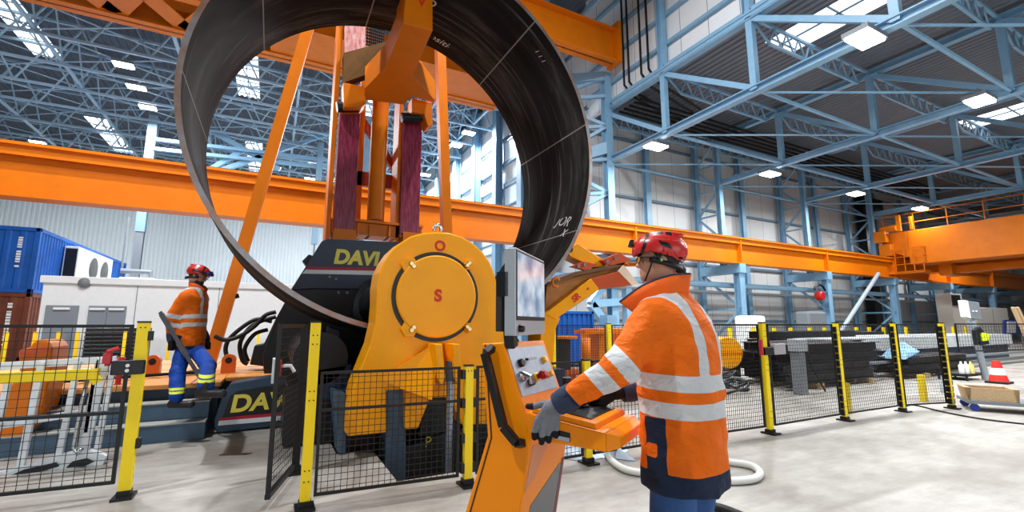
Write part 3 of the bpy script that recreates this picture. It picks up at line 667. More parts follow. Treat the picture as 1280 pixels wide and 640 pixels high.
# rolls
b = MB(); b.lathe((RX, YF + .3, 1.72), (0, 1, 0), [(.38, 0), (.38, 3.0)], 40); b.build('top_roll', M_STEEL, mach, smooth=True, auto=40)
b = MB(); b.lathe((1.75, YF + .45, .78), (0, 1, 0), [(.42, 0), (.42, 2.8)], 40); b.build('bottom_roll', M_STEEL, mach, smooth=True, auto=40)
for x in (.55, 2.95):
    b = MB(); b.lathe((x, YF + .7, 1.0), (0, 1, 0), [(.3, 0), (.3, 2.5)], 32); b.build('side_roll', M_STEEL, mach, smooth=True, auto=40)
c2 = at(490, 386, y=8.1); c2[0] -= .25; c2[2] += .05; b = MB(); b.lathe((c2[0] + .25, 8.32, c2[2] - .05), (0, -1, 0), [(.64, 0), (.64, .12), (.52, .16), (.46, .5)], 48); fl = b.build('roll_flange', M_BK, mach, smooth=True, auto=30)
for k in range(24):
    a = 2 * PI * k / 24; MB().lathe((c2[0] + .25 + .58 * math.cos(a), 8.21, c2[2] - .05 + .58 * math.sin(a)), (0, -1, 0), [(.018, 0), (.018, .03)], 6).build('flange_bolt', M_STEEL, fl)
# lower frame in the pit, dark
b = MB(); b.box(.8, 2.95, 5.75, 8.3, -1.1, .35); b.box(.2, .85, 6.0, 8.3, .02, .7); b.build('base_frame', M_BK, mach, bevel=.02)
b = MB(); b.prism(poly([(392, 470), (396, 462), (440, 455), (440, 500), (405, 500)], y=5.9), (0, .3, 0)); b.prism(poly([(398, 480), (438, 476), (438, 490), (402, 530)], y=6.4), (0, .4, 0)); b.build('side_beam', M_NAVY, mach, bevel=.01)
b = MB(); b.prism(poly([(410, 407), (425, 412), (428, 440), (420, 452), (408, 450)], y=6.6), (0, .2, 0)); b.build('junction_box', M_NAVY, mach, bevel=.02)
b = MB(); b.tube([at(396, 452, y=6), at(410, 449, y=6), at(428, 452, y=6), at(444, 460, y=6)], .02, 8); b.build('blue_cable', mat('cable_blue', (60, 60, 150), .5), mach, smooth=True)
# upper navy head with the maker's name
YD = 8.4
b = MB(); b.prism(poly([(366, 360), (401, 303), (408, 299), (500, 303), (560, 310), (600, 330), (600, 470), (330, 470), (328, 445), (345, 398)], y=YD), (0, .7, 0)); hd = b.build('head_frame', M_BK, mach, bevel=.03)
b = MB(); b.prism(poly([(363, 363), (402, 302), (409, 299), (500, 303), (500, 360), (470, 362), (390, 361)], y=YD - .02), (0, -.03, 0)); b.build('head_plate', M_NAVY, hd, bevel=.01)
b = MB(); b.prism(poly([(384, 333.5), (500, 335.5), (500, 338.5), (382, 336.5)], y=YD - .055), (0, -.004, 0)); b.build('red_stripe', M_STRIPE_R, hd)
b = MB(); b.prism(poly([(382, 337), (500, 339), (500, 344.5), (378, 342)], y=YD - .055), (0, -.004, 0)); b.build('white_stripe', M_WH, hd)
p = at(445.5, 323, y=YD - .06); text('DAVI', .34, p, PI / 2, 0, M_GOLD, 'lettering', hd, bold=.016, shear=.15).scale = (.98, 1, 1)
for u, v in ((423, 366), (434, 366), (412, 346), (420, 349)):
    p = at(u, v, y=YD - .05); MB().lathe(p, (0, -1, 0), [(.024, -.05), (.024, .03)], 8).build('bolt', M_GREY, hd)
b = MB(); b.prism(poly([(378, 326), (386, 318), (392, 320), (384, 334)], y=YD + .1), (0, .15, 0)); b.build('ear', M_BK, hd)
# work platform with steps and the lower name plate
ZP = .62
M_PLAT = mat('platform_orange', (226, 150, 72), .55, var=.3, vscale=3, bump=.05)
b = MB(); b.box(-5.2, -.55, 7.5, 12.4, ZP - .06, ZP); b.box(-.55, .9, 8.1, 12.4, ZP - .06, ZP); dk = b.build('platform_deck', M_PLAT, mach, bevel=.01)
b = MB()
for y in (8.6, 9.8, 11.1): b.box(-5.2, .9, y, y + .02, ZP, ZP + .004)
for x in (-3.6, -2.2, -.9): b.box(x, x + .02, 7.5, 12.4, ZP, ZP + .004)
b.build('deck_seam', mat('seam_brown', (140, 84, 36), .6), dk)
b = MB(); b.box(-5.2, -.58, 7.6, 12.3, 0, ZP - .06); b.box(-.6, .9, 8.2, 12.3, 0, ZP - .06); b.build('platform_frame', M_NAVY, mach)
M_TREAD = mat('tread_edge', (178, 178, 172), .5, .2, var=.2)
for k, (y, z) in enumerate([(6.98, .2), (7.24, .41)]):
    s = MB().box(-2.6 + .1 * k, -.64, y, 7.6, .0 if k == 0 else .21, z).build('step', M_SLATE, mach, bevel=.008)
    MB().box(-2.6 + .1 * k, -.64, y - .012, y + .24, z, z + .014).build('tread_edge', M_TREAD, s)
sp = poly([(267, 534), (268, 524), (279, 492), (288, 480), (345, 470), (395, 464), (395, 532), (340, 533), (272, 541)], y=7.2)
b = MB(); b.prism(sp, (0, .35, 0)); sk = b.build('skirt_plate', mat('skirt_blue', (52, 76, 100), .4, var=.15), mach, bevel=.012)
b = MB(); b.prism(poly([(276, 528), (288, 494), (297, 489), (392, 474), (392, 528)], y=7.195), (0, -.006, 0)); b.build('name_panel', M_BK, sk)
b = MB(); b.prism(poly([(274, 522.5), (392, 512), (392, 516), (273.5, 526)], y=7.188), (0, -.004, 0)); b.build('red_stripe', M_STRIPE_R, sk)
b = MB(); b.prism(poly([(273.5, 526.2), (392, 516.2), (392, 522), (272.5, 532)], y=7.188), (0, -.004, 0)); b.build('white_stripe', M_WH, sk)
p = at(326, 503, y=7.18); text('DAVI', .30, p, PI / 2, 0, M_GOLD, 'lettering', sk, bold=.01, shear=.15, ry=math.radians(-1)).scale = (1.05, 1, 1)
# lifting lugs on the deck
for u, v in ((285, 466), (190, 468)):
    p = at(u, v, z=ZP); b = MB(); b.box(p[0] - .1, p[0] + .1, p[1] - .08, p[1] + .08, ZP, ZP + .16)
    b.lathe((p[0], p[1] - .08, ZP + .2), (0, 1, 0), [(.05, 0), (.1, 0.001), (.1, .16), (.05, .161)], 20); lg = b.build('lifting_lug', mat('lug_orange', (214, 100, 24), .4), mach); MB().lathe((p[0], p[1] - .081, ZP + .2), (0, -1, 0), [(.05, -.01), (.05, .004)], 16).build('lug_hole', M_BK, lg)
# black hose loops
for k, pts in enumerate([[(345, 390), (332, 394), (318, 408), (300, 420), (282, 425), (268, 420)], [(345, 396), (325, 402), (310, 412), (300, 430), (303, 450), (310, 455)], [(340, 402), (318, 400), (290, 420), (282, 436), (286, 452)], [(335, 412), (318, 418), (306, 436), (310, 452)]]):
    b = MB(); b.tube(smoothp([at(u, v, y=9.0 + .1 * k) for u, v in pts]), .035, 8); b.build('hydraulic_hose', M_RUB, mach, smooth=True)
b = MB(); b.prism(poly([(312, 456), (318, 432), (330, 430), (345, 398), (370, 396), (372, 462)], y=8.9), (0, .5, 0)); b.build('valve_block', M_BK, mach, bevel=.02)

# ---- vertical plate support: tower behind the ring with an arm reaching into it
tw = thing('vertical_plate_support', 'orange support tower with maroon chain guides and an arm inside the ring', 'support tower', (1.8, 9, 0))
YT = 9.0
def colm(u0, u1, m, v0=130, v1=288, y=YT, d=.3, name='chain_guide', ztop=None):
    a0 = at(u0, (v0 + v1) / 2, y=y); a1 = at(u1, (v0 + v1) / 2, y=y); z1 = at(u0, v0, y=y)[2] if ztop is None else ztop; z0 = at(u0, v1, y=y)[2]
    return MB().box(a0[0], a1[0], y, y + d, z0, z1).build(name, m, tw, bevel=.01)
g1 = colm(421, 447, M_MAR, 136, 286, y=YT - .12); g2 = colm(502, 526, M_MAR, 148, 292, y=YT - .12)
for g, u0, u1, v in ((g1, 421, 447, 134), (g2, 502, 526, 147)):
    p0 = at(u0, v, y=YT - .3); p1 = at(u1, v, y=YT - .3)
    b = MB(); b.tube([p0, p1], .1, 14); b.build('guide_roller', M_STEEL, g, smooth=True, auto=40)
colm(415, 421, M_OR, 20, 300, d=.5, name='tower_post', ztop=8.6); colm(497, 502, M_OR, 110, 300, d=.5, name='tower_post', ztop=8.6)
colm(449, 456, M_OR, 30, 300, y=YT + .5, d=.2, name='tower_post', ztop=8.6)
b = MB(); p0 = at(474, 120, y=YT); p1 = at(474, 275, y=YT); x = (p0[0] + p1[0]) / 2
b.tube([(x, YT + .1, p1[2]), (x, YT + .1, p0[2] + .4)], .165, 24); b.build('lift_cylinder', M_OR, tw, smooth=True, auto=40)
b = MB(); a0 = at(415, 273, y=YT); a1 = at(527, 300, y=YT)
b.box(a0[0], a1[0], YT, YT + .5, a1[2], a0[2])
for u in (447, 462, 486, 500): q = at(u, 290, y=YT); b.box(q[0] - .02, q[0] + .02, YT - .08, YT + .5, a1[2], a0[2] - .05)
b.box(a0[0], a1[0], YT - .1, YT + .5, a0[2] - .03, a0[2] + .02); b.build('cross_beam', M_OR, tw)
for u in (418, 523):
    q = at(u + (12 if u == 418 else -9), 300, y=YT); zt0 = at(u, 287 if u == 418 else 293, y=YT)[2]; b = MB(); b.box(q[0] - .2, q[0] + .2, YT - .14, YT + .45, .6, zt0); b.build('tower_leg', M_OR, tw)
M_DR = mat('dark_red_paint', (150, 42, 14), .4)
b = MB(); b.bar(at(447, 143, y=YT + .6), at(503, 225, y=YT + .6), .14); b.bar(at(445, 223, y=YT + .55), at(503, 230, y=YT + .55), .1, .3); b.build('tower_brace', M_DR, tw)
# panels at the upper left: pink greasy plate, perforated plate
q = poly([(431, 20), (457, 22), (457, 62), (431, 66)], y=YT - .05); b = MB(); b.prism(q, (0, .06, 0)); b.build('greased_panel', mat('greased_pink', (205, 110, 100), .4, var=1, vscale=6, rgb2=(225, 190, 190), stretch=(3, 3, .8)), tw)
b = MB(); x0 = at(457, 40, y=YT)[0]; x1 = at(480, 40, y=YT)[0]; z0 = at(468, 58, y=YT)[2]; z1 = z0 + .9
nx, nz = 9, 13
for i in range(nx + 1): xx = x0 + (x1 - x0) * i / nx; b.box(xx - .014, xx + .014, YT, YT + .02, z0, z1)
for j in range(nz + 1): zz = z0 + (z1 - z0) * j / nz; b.box(x0, x1, YT, YT + .02, zz - .016, zz + .016)
b.build('perforated_panel', M_BK, tw)
# yoke and arm: lower yoke in front of the tower, sloping neck, upright V-marked mast bearing on the ring's crown
ya, yb = 8.55, 6.55
nk0, nk1, nk2 = at(504, 29, y=yb), at(541, 38, y=yb), at(492, 129, y=ya); nkn = np.cross(nk1 - nk0, nk2 - nk0); nkn /= np.linalg.norm(nkn)
neck = [onpl(u, v, nk0, nkn) for u, v in ((456, 125), (505, 131), (514, 121), (545, 127), (516, 94), (541, 38), (504, 29), (482, 84), (456, 111))]
b = MB(); b.prism(neck, (0, .1, .5)); b.build('arm_neck', M_OR, tw, bevel=.01)
m0, m1 = at(504, 29, y=yb), at(541, 38, y=yb)
b = MB(); b.hexa([m0, m1, m1 + np.array([0, .6, .1]), m0 + np.array([0, .6, .1]), np.array([m0[0] + .02, yb, RZ + RR - RTK - .05]), np.array([m1[0] - .02, yb, RZ + RR - RTK - .05]), np.array([m1[0] - .02, yb + .6, RZ + RR - RTK - .05]), np.array([m0[0] + .02, yb + .6, RZ + RR - RTK - .05])])
ms = b.build('arm_mast', M_OR, tw, bevel=.01)
p = at(527, 3, y=yb); text('V', .2, (p[0], yb - .004, p[2]), PI / 2, 0, M_RED, 'lettering', ms, bold=.006)
b = MB(); b.prism([at(430, 66, y=8.9), at(482, 52, y=8.2), at(483, 84, y=8.05), at(430, 103, y=8.6)], (0, .25, 0)); b.build('side_cowl', mat('brown_cowl', (92, 60, 24), .85, var=.35, vscale=2, spec=.08), tw)
b = MB(); b.prism([at(500, 30, y=yb + .4), at(488, 45, y=7.4), at(482, 84, y=8.1), at(495, 70, y=7.6), at(508, 30, y=yb + .4)], (0, .2, .1)); b.build('neck_gusset', M_DR, tw)
b = MB(); b.prism([at(514, 94, y=8.3), at(524, 74, y=8.4), at(541, 97, y=8.6), at(543, 128, y=8.6)], (0, .2, 0)); b.build('yoke_wing', M_OR, tw)
b = MB(); b.prism(poly([(429, 103), (455, 108), (458, 128), (452, 134), (430, 134)], y=8.5), (0, .35, 0)); b.build('yoke_lug', M_OR, tw, bevel=.01)
b = MB(); b.prism(poly([(515, 122), (540, 128), (541, 156), (535, 158), (530, 142), (515, 140)], y=8.5), (0, .35, 0)); b.build('yoke_lug', M_OR, tw, bevel=.01)
for (u, v), (u2, v2), y in (((386, 33), (270, 425), 9.3), ((550, 58), (558, 292), 9.3)):
    a = at(u, v, y=y); c = at(u2, v2, y=y); d = (c - a); top = a - d * .08; bot = c + d * ((ZP - c[2]) / d[2])
    b = MB(); b.bar(top, bot, .2, .2, up=(0, 1, 0)); o = b.build('raking_strut', M_OR, tw)
    pm = a + d * .88; MB().tube([pm + np.array([.09, 0, 0]), pm + np.array([.15, 0, .02])], .04, 8).build('strut_pin', M_STEEL, o)

# ---- side plate support arm marked SR
sa = thing('side_plate_support', 'orange hydraulic side support arm lettered SR right of the monitor', 'support arm', (4, 6.2, 0))
YA = 6.2
def apoly(px, y=YA): return poly(px, y=y)
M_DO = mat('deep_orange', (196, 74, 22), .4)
b = MB(); b.prism(apoly([(680, 392), (684, 355), (705, 349), (779, 332), (798, 355), (790, 357), (749, 362), (695, 399)], YA + .05), (0, .4, 0)); b.build('arm_side_plate', M_TAN, sa, bevel=.01)  # tan paints in the different light on this recessed web
b = MB(); b.prism(apoly([(681, 392), (739, 348), (749, 361), (695, 399)], YA - .12), (0, .17, 0)); ar = b.build('arm_flange', M_MO, sa, bevel=.008)
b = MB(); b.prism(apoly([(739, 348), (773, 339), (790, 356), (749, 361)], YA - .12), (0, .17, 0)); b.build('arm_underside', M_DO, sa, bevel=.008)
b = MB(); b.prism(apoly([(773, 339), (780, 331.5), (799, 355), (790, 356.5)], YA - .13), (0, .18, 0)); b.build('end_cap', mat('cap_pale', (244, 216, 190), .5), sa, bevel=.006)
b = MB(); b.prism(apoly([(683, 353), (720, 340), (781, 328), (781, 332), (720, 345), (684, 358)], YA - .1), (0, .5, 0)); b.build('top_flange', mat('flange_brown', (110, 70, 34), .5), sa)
b = MB(); b.prism(apoly([(676, 420), (676, 395), (684, 388), (700, 398), (694, 412), (690, 470), (674, 470)], YA - .1), (0, .4, 0)); b.build('arm_foot', M_MO, sa)
# straps and rocker on top
b = MB(); b.prism(apoly([(709, 310), (722, 304), (757, 326), (757, 333), (742, 334), (712, 320)], YA + .0), (0, .3, 0)); b.build('rocker', M_MO, sa, bevel=.012)
b = MB(); b.prism(apoly([(714, 333), (730, 327), (748, 331), (733, 338)], YA - .1), (0, .08, 0)); b.build('link_plate', M_DO, sa)
b = MB(); b.prism(apoly([(753, 325), (774, 316), (788, 324), (779, 331), (758, 331)], YA - .1), (0, .1, 0)); lp = b.build('link_plate', M_DO, sa)
b = MB(); b.lathe(at(710, 311, y=YA), (1, 0, .3), [(.06, -.08), (.07, -.05), (.07, .05)], 14); b.build('bumper', M_BK, sa, smooth=True)
for u, v in ((758, 327), (768, 323), (722, 333), (730, 331)): MB().lathe(at(u, v, y=YA - .11), (0, -1, 0), [(.03, 0), (.03, .03)], 8).build('bolt', M_CHR, sa)
b = MB(); c = at(695, 353, y=YA - .2); b.tube([c + np.array([.07 * math.cos(a), 0, .07 * math.sin(a)]) for a in np.linspace(.5, 5.2, 14)], .022, 8); b.build('lifting_eye', M_OR, sa, smooth=True)
b = MB()
for k in range(7): q = at(782 + k * 2.2, 331, y=YA - .1); b.lathe(q, (0, -1, 0), [(.035, 0), (.035, .08)], 6)
b.build('chain', M_OR, sa)
p = at(720, 372, y=YA - .12); text('SR', .15, (p[0], YA - .126, p[2]), PI / 2, 0, M_RED, 'lettering', ar, bold=.005, ry=math.radians(-36))
p = at(735, 361, y=YA - .12); text('01', .06, (p[0], YA - .126, p[2]), PI / 2, 0, M_RED, 'lettering', ar, ry=math.radians(-30))
b = MB(); q = at(682, 470, y=YA); b.box(q[0] - .25, q[0] + .3, YA - .1, YA + .35, 0, q[2] + .1); b.build('support_base', M_NAVY, sa)

#@@FENCE
# ------------------------------------------------------------------ safety fence: posts and mesh panels
def post(x, y, h, label, group='yellow fence posts', w_=.075, m=None, holes=True):
    t = thing('fence_post', label, 'fence post', (x, y, 0), group)
    s = MB().box(x - w_ / 2, x + w_ / 2, y - .03, y + .03, .01, h).build('upright', m or M_YE, t, bevel=.003)
    b = MB()
    for z in ((h - .1, h - .17, h * .62, h * .62 - .07, .28, .2) if holes else (h - .04,)):
        for d in (-.016, .016): b.lathe((x + d, y - .03, z), (0, -1, 0), [(.006, 0), (.006, .002)], 8)
    b.build('bolt_hole', M_BK, s)
    MB().box(x - w_ / 2 - .002, x + w_ / 2 + .002, y - .032, y + .032, h, h + .015).build('cap', M_BK, t)
    b = MB(); b.box(x - .07, x + .07, y - .1, y + .09, 0, .02); b.box(x - .045, x + .045, y - .045, y + .045, .02, .06); b.build('base_plate', M_BK, t)
    return t
def clips(t, x, y, zs, side):
    for z in zs: MB().box(min(x + side * .038, x + side * .07), max(x + side * .038, x + side * .07), y - .03, y + .03, z - .04, z + .04).build('clip', M_BK, t)
def panel(p, q, z0, z1, label, nv, nh, group='black mesh fence panels', mid=None, wire=.0042, fr=.022):
    p = Vector((p[0], p[1], 0)); q = Vector((q[0], q[1], 0)); t = thing('mesh_panel', label, 'fence panel', (p + q) / 2, group)
    Z = Vector((0, 0, 1)); b = MB(); d = (q - p).normalized()
    for a in (p + d * fr / 2, q - d * fr / 2): b.bar(a + Z * z0, a + Z * z1, fr, fr)
    for z in [z0 + fr / 2, z1 - fr / 2] + ([mid] if mid else []): b.bar(p + Z * z, q + Z * z, fr, fr)
    b.build('frame', M_BKM, t)
    b = MB()
    for i in range(1, nv): a = p.lerp(q, i / nv); b.bar(a + Z * z0, a + Z * z1, wire, wire)
    for j in range(1, nh): z = z0 + (z1 - z0) * j / nh; b.bar(p + Z * z, q + Z * z, wire, wire)
    b.build('mesh', M_BKM, t)
    return t
A0 = (.32, 4.05); A1 = (1.62, 3.95); A2 = (2.95, 3.97); A3 = (4.25, 3.97); A4 = (5.8, 3.9); A5 = (7.55, 3.9); A6 = (9.14, 3.85); A7 = (10.2, 3.6)
post(*A0, 1.41, 'tall yellow fence post at the gate opening left of the machine')
t = post(*A1, 1.02, 'short yellow fence post beside the console', holes=False); clips(t, *A1, (.95, .7, .4, .15), -1); clips(t, *A1, (.95, .7, .4, .15), 1)
post(*A2, 1.02, 'short yellow fence post hidden behind the console')
post(*A3, 1.41, 'tall yellow fence post behind the operator')
t = post(*A4, 1.41, 'yellow fence post with the red latch right of the operator'); clips(t, *A4, np.arange(.15, 1.4, .13), 1)
t = post(*A5, 1.41, 'yellow fence post second right of the operator'); clips(t, *A5, np.arange(.12, 1.4, .1), -1)
t = post(*A6, 1.41, 'yellow fence post third right of the operator'); clips(t, *A6, np.arange(.12, 1.4, .1), -1)
t = post(*A7, 1.41, 'yellow fence post farthest right beside the cart'); clips(t, *A7, np.arange(.12, 1.4, .1), -1); clips(t, *A7, np.arange(.12, 1.4, .1), 1)
def sub(p, q, a, c):
    p = np.array(p); q = np.array(q); L = np.linalg.norm(q - p); return tuple(p + (q - p) * a / L), tuple(q - (q - p) * c / L)
panel(*sub(A0, A1, .06, .08), .08, 1.02, 'low black mesh panel in front of the roller housing', 24, 19, mid=.72)
panel(*sub(A1, A2, .08, .06), .08, 1.02, 'low black mesh panel behind the console', 24, 19, mid=.72)
panel(*sub(A2, A3, .06, .06), .08, 1.02, 'low black mesh panel between console and operator', 24, 19, mid=.72)
panel(*sub(A3, A4, .06, .08), .09, 1.4, 'tall black mesh panel right behind the operator', 40, 27)
panel(*sub(A4, A5, .1, .1), .09, 1.4, 'tall black mesh panel right of the red latch', 44, 27)
panel(*sub(A5, A6, .07, .1), .09, 1.4, 'tall black mesh panel before the dark steel stack', 40, 27)
panel(*sub(A6, A7, .07, .1), .09, 1.4, 'tall black mesh panel next to the cart', 27, 27)
L0 = (-.97, 4.98)
t = post(*L0, 1.41, 'yellow fence post with the black lock at the left', w_=.085, holes=False)
b = MB(); b.box(L0[0] - .17, L0[0] + .05, L0[1] - .09, L0[1] - .03, .985, 1.1); lk = b.build('lock', M_BK, t, bevel=.01)
b = MB(); b.lathe((L0[0] - .06, L0[1] - .09, 1.06), (0, -1, 0), [(.014, 0), (.014, .006)], 14); b.lathe((L0[0] - .06, L0[1] - .09, 1.02), (0, -1, 0), [(.014, 0), (.014, .006)], 14); b.build('screw_cap', M_WH, lk)
b = MB(); b.tube([(L0[0] - .2, L0[1] - .05, 1.06), (L0[0] - .2, L0[1] - .05, 1.18), (L0[0] - .14, L0[1] - .05, 1.2)], .02, 8); b.box(L0[0] - .23, L0[0] - .18, L0[1] - .08, L0[1] - .02, 1.08, 1.16); b.build('latch', mat('latch_red', (190, 40, 45), .4), lk)
clips(t, L0[0], L0[1], (1.3, .42), 1)
panel((-2.9, 5.22), (-1.06, 5.08), .09, 1.395, 'black mesh gate panel at the left in front of the steps', 27, 20, mid=.66, fr=.026)
# swung open gate leaf with its hinge post
G0 = (.3, 5.02); G1 = (.06, 4.16)
post(*G0, 1.38, 'black hinge post of the open gate leaf', w_=.06, m=M_BKM)
t = panel((G0[0] - .02, G0[1] - .07), G1, .07, 1.4, 'swung open black mesh gate leaf edge on beside the tall post', 18, 24, fr=.035)
b = MB(); p = Vector((.1, 4.3, 1.02)); b.box(.06, .1, 4.28, 4.42, .98, 1.1); b.build('latch', mat('latch_red', (190, 40, 45), .4), t)
b = MB(); b.tube([(.1, 4.38, 1.05), (.17, 4.38, 1.05), (.2, 4.4, 1.0)], .015, 8); b.box(.03, .06, 4.2, 4.4, .93, 1.12); b.build('latch_plate', M_ALU, t)
# latch on the post right of the operator
t = thing('gate_latch', 'red and grey latch on the fence post right of the operator', 'latch', (A4[0], A4[1], 1.05))
MB().box(A4[0] - .1, A4[0] + .08, A4[1] - .09, A4[1] - .035, 1.0, 1.1).build('housing', M_BK, t, bevel=.008)
MB().box(A4[0] + .08, A4[0] + .32, A4[1] - .1, A4[1] - .04, 1.0, 1.14).build('keeper', mat('grey_latch', (170, 165, 170), .4), t, bevel=.008)
MB().tube([(A4[0] - .14, A4[1] - .06, 1.0), (A4[0] - .14, A4[1] - .06, 1.2)], .025, 8).build('handle', mat('latch_red', (190, 40, 45), .4), t)
# farther fences
f0 = None
for k, (u, y) in enumerate([(691, 7.9), (761, 7.9)]):
    p = at(u, 420, y=y); post(p[0], y, 1.4, ['yellow post of the far fence just right of the monitor', 'yellow post of the far fence left of the operator\'s face'][k], w_=.1)
panel((at(691, 420, y=7.9)[0] + .08, 7.9), (at(761, 420, y=7.9)[0] - .08, 7.9), .1, 1.38, 'far mesh panel before the orange cable drum', 26, 24, wire=.006)
panel((at(761, 420, y=7.9)[0] + .08, 7.9), (9.2, 7.9), .1, 1.38, 'far mesh panel behind the operator\'s shoulder', 26, 24, wire=.006)
panel((10.6, 3.55), (13.5, 3.0), .92, 1.41, 'upper mesh panel beyond the cart at the right edge', 40, 8)
for k, (u, v) in enumerate([(1074, 519), (1169, 503)]):
    p = at(u, v, z=0); b = MB(); b.box(p[0] - .06, p[0] + .06, p[1] + .12, p[1] + .2, 0, .47)
    tag(b.build('kick_post', M_YE, bevel=.003), ['low yellow post standing behind the mesh before the dark steel stack', 'low yellow post behind the mesh left of the last fence post'][k], 'post')

#@@CONSOLE
# ------------------------------------------------------------------ operator's console
ca = math.radians(31)
ce = W(math.cos(ca), -math.sin(ca)); cw = W(math.sin(ca), math.cos(ca))
C0 = at(656, 515, z=1.0); C0 = np.array([C0[0], C0[1], 0.])
def K(s, t, z): return C0 + ce * s + cw * t + UP * z
con = thing('control_console', 'orange operator console with monitor, sloping panel and joystick desk', 'control console', C0 + ce * -.1 + cw * .2)
CW = .43
prof = [(-.245, 1.302), (-.119, 1.31), (.0, 1.0), (.03, .885), (-.03, .56), (-.13, .03), (-.52, .03), (-.33, .51), (-.205, .87)]
b = MB(); b.prism([K(s, 0, z) for s, z in prof], cw * CW); body = b.build('pedestal', M_CO, con, bevel=.006)
b = MB(); b.prism([K(-.56, -.03, 0), K(-.1, -.03, 0), K(-.1, CW + .03, 0), K(-.56, CW + .03, 0)], (0, 0, .03)); b.build('base_plate', M_BK, con)
# panel joint groove on the near side
gp = [(-.222, 1.30), (-.182, .865), (-.305, .50), (-.49, .03)]
b = MB()
for i in range(3): b.bar(K(gp[i][0], -.001, gp[i][1]), K(gp[i + 1][0], -.001, gp[i + 1][1]), .006, .004, up=cw)
b.build('side_joint', M_BK, body)
# recess with the glazed foot window on the operator side
pa, pb = (.03, .885), (-.03, .56); 
def S(a, t, off=0.):   # a down the operator side face
    if a < 0: s0, z0, s1, z1 = .0, 1., .03, .885
    s = .03 + (-.03 - .03) * a; z = .885 + (.56 - .885) * a
    if a > 1: s = -.03 + (-.13 + .03) * (a - 1) / 1.63; z = .56 + (.03 - .56) * (a - 1) / 1.63
    n = ce * .983 + UP * -.18
    return K(s, t, z) + n * off
b = MB(); b.prism([S(.62, .40, .002), S(.62, .37, .002), S(1.0, .1, .002), S(1.0, .1, .002) * .0 + S(1.6, .08, .002), S(1.6, .40, .002)], ce * -.02); b.build('foot_window', mat('window_dark', (86, 88, 92), .25), body)
b = MB(); b.prism([S(.55, .425, .003), S(.55, .40, .003), S(1.6, .385, .003), S(1.6, .425, .003)], ce * -.01); b.build('window_reveal', mat('reveal_maroon', (120, 22, 24), .4), body)
b = MB(); b.prism([S(.12, .03, .002), S(.12, .2, .002), S(.6, .1, .002), S(.75, .02, .002)], ce * -.004); b.build('side_inset', mat('faded_orange', (214, 138, 88), .45), body)
# sloping panel
sn = math.hypot(.119, .31); ds = np.array([.119, -.31]) / sn
nrm = ce * .31 / sn + UP * .119 / sn
def Q(a, t, off=0.): return K(-.119 + ds[0] * a, t, 1.31 + ds[1] * a) + nrm * off
b = MB(); b.prism([Q(.03, .015), Q(.03, .40), Q(.265, .40), Q(.265, .015)], nrm * .004); pn = b.build('switch_panel', M_SIL, con)
def knob(a, t, r, h, m, name, prof=None):
    b = MB(); b.lathe(Q(a, t, .004), nrm, prof or [(r, 0), (r, h * .8), (r * .8, h)], 16); return b.build(name, m, pn, smooth=True, auto=35)
knob(.11, .09, .02, .02, M_BK, 'selector_switch'); knob(.175, .06, .026, .015, M_CHR, 'key_switch')
MB().tube([Q(.16, .05, .02), Q(.19, .045, .06), Q(.22, .055, .05)], .012, 8).build('key_ring', M_CHR, pn)
MB().bar(Q(.1, .12, .03), Q(.1, .2, .035), .02, .012).build('selector_lever', M_CHR, pn)
es = knob(.19, .2, .022, .012, M_YE, 'emergency_collar'); knob(.19, .2, .032, .06, mat('stop_red', (170, 20, 30), .35), 'emergency_stop', [(.014, .01), (.014, .03), (.022, .032), (.024, .05), (.014, .062)])
knob(.11, .34, .018, .022, mat('lamp_yellow', (245, 200, 60), .3), 'pilot_lamp'); knob(.19, .28, .015, .03, M_RED, 'push_button'); knob(.19, .34, .016, .03, mat('lamp_yellow', (245, 200, 60), .3), 'pilot_lamp'); knob(.21, .12, .018, .03, M_BK, 'selector_switch')
# grab handle on the near side
b = MB(); hp_ = [(-.175, 1.285, -.002), (-.19, 1.262, -.05), (-.085, .935, -.05), (-.015, .875, -.05), (-.01, .86, -.004)]
for i in range(4): b.bar(K(hp_[i][0], hp_[i][2], hp_[i][1]), K(hp_[i + 1][0], hp_[i + 1][2], hp_[i + 1][1]), .036, .036, up=cw)
b.build('grab_handle', M_BK, con, bevel=.004)
# desk
dz0, dz1 = .885, 1.0
def tz(s): return 1.0 - .13 * max(0, s)
b = MB(); b.hexa([K(.0, 0, .885), K(.385, 0, .875), K(.385, CW, .875), K(.0, CW, .885), K(.0, 0, 1.0), K(.385, 0, .952), K(.385, CW, .952), K(.0, CW, 1.0)])
desk = b.build('desk', M_CO, con, bevel=.008)
b = MB(); b.hexa([K(.385, 0, .875), K(.43, .06, .885), K(.43, CW - .06, .885), K(.385, CW, .875), K(.385, 0, .952), K(.43, .06, .93), K(.43, CW - .06, .93), K(.385, CW, .952)]); b.build('desk_nose', M_CO, desk, bevel=.006)
b = MB(); b.hexa([K(.03, .012, .996), K(.34, .012, .957), K(.34, CW - .02, .957), K(.03, CW - .02, .996), K(.03, .015, 1.02), K(.335, .015, .982), K(.335, CW - .022, .982), K(.03, CW - .022, 1.02)]); b.build('desk_lid', M_CO, desk, bevel=.004)
b = MB(); b.hexa([K(.07, .06, 1.012), K(.3, .06, .984), K(.3, CW - .05, .984), K(.07, CW - .05, 1.012), K(.07, .06, 1.019), K(.3, .06, .991), K(.3, CW - .05, .991), K(.07, CW - .05, 1.019)]); b.build('joystick_plate', M_BK, desk)
b = MB(); b.hexa([K(.06, -.002, .905), K(.225, -.002, .896), K(.225, .01, .896), K(.06, .01, .905), K(.06, -.002, .95), K(.225, -.002, .934), K(.225, .01, .934), K(.06, .01, .95)]); b.build('side_slot', M_BK, desk)
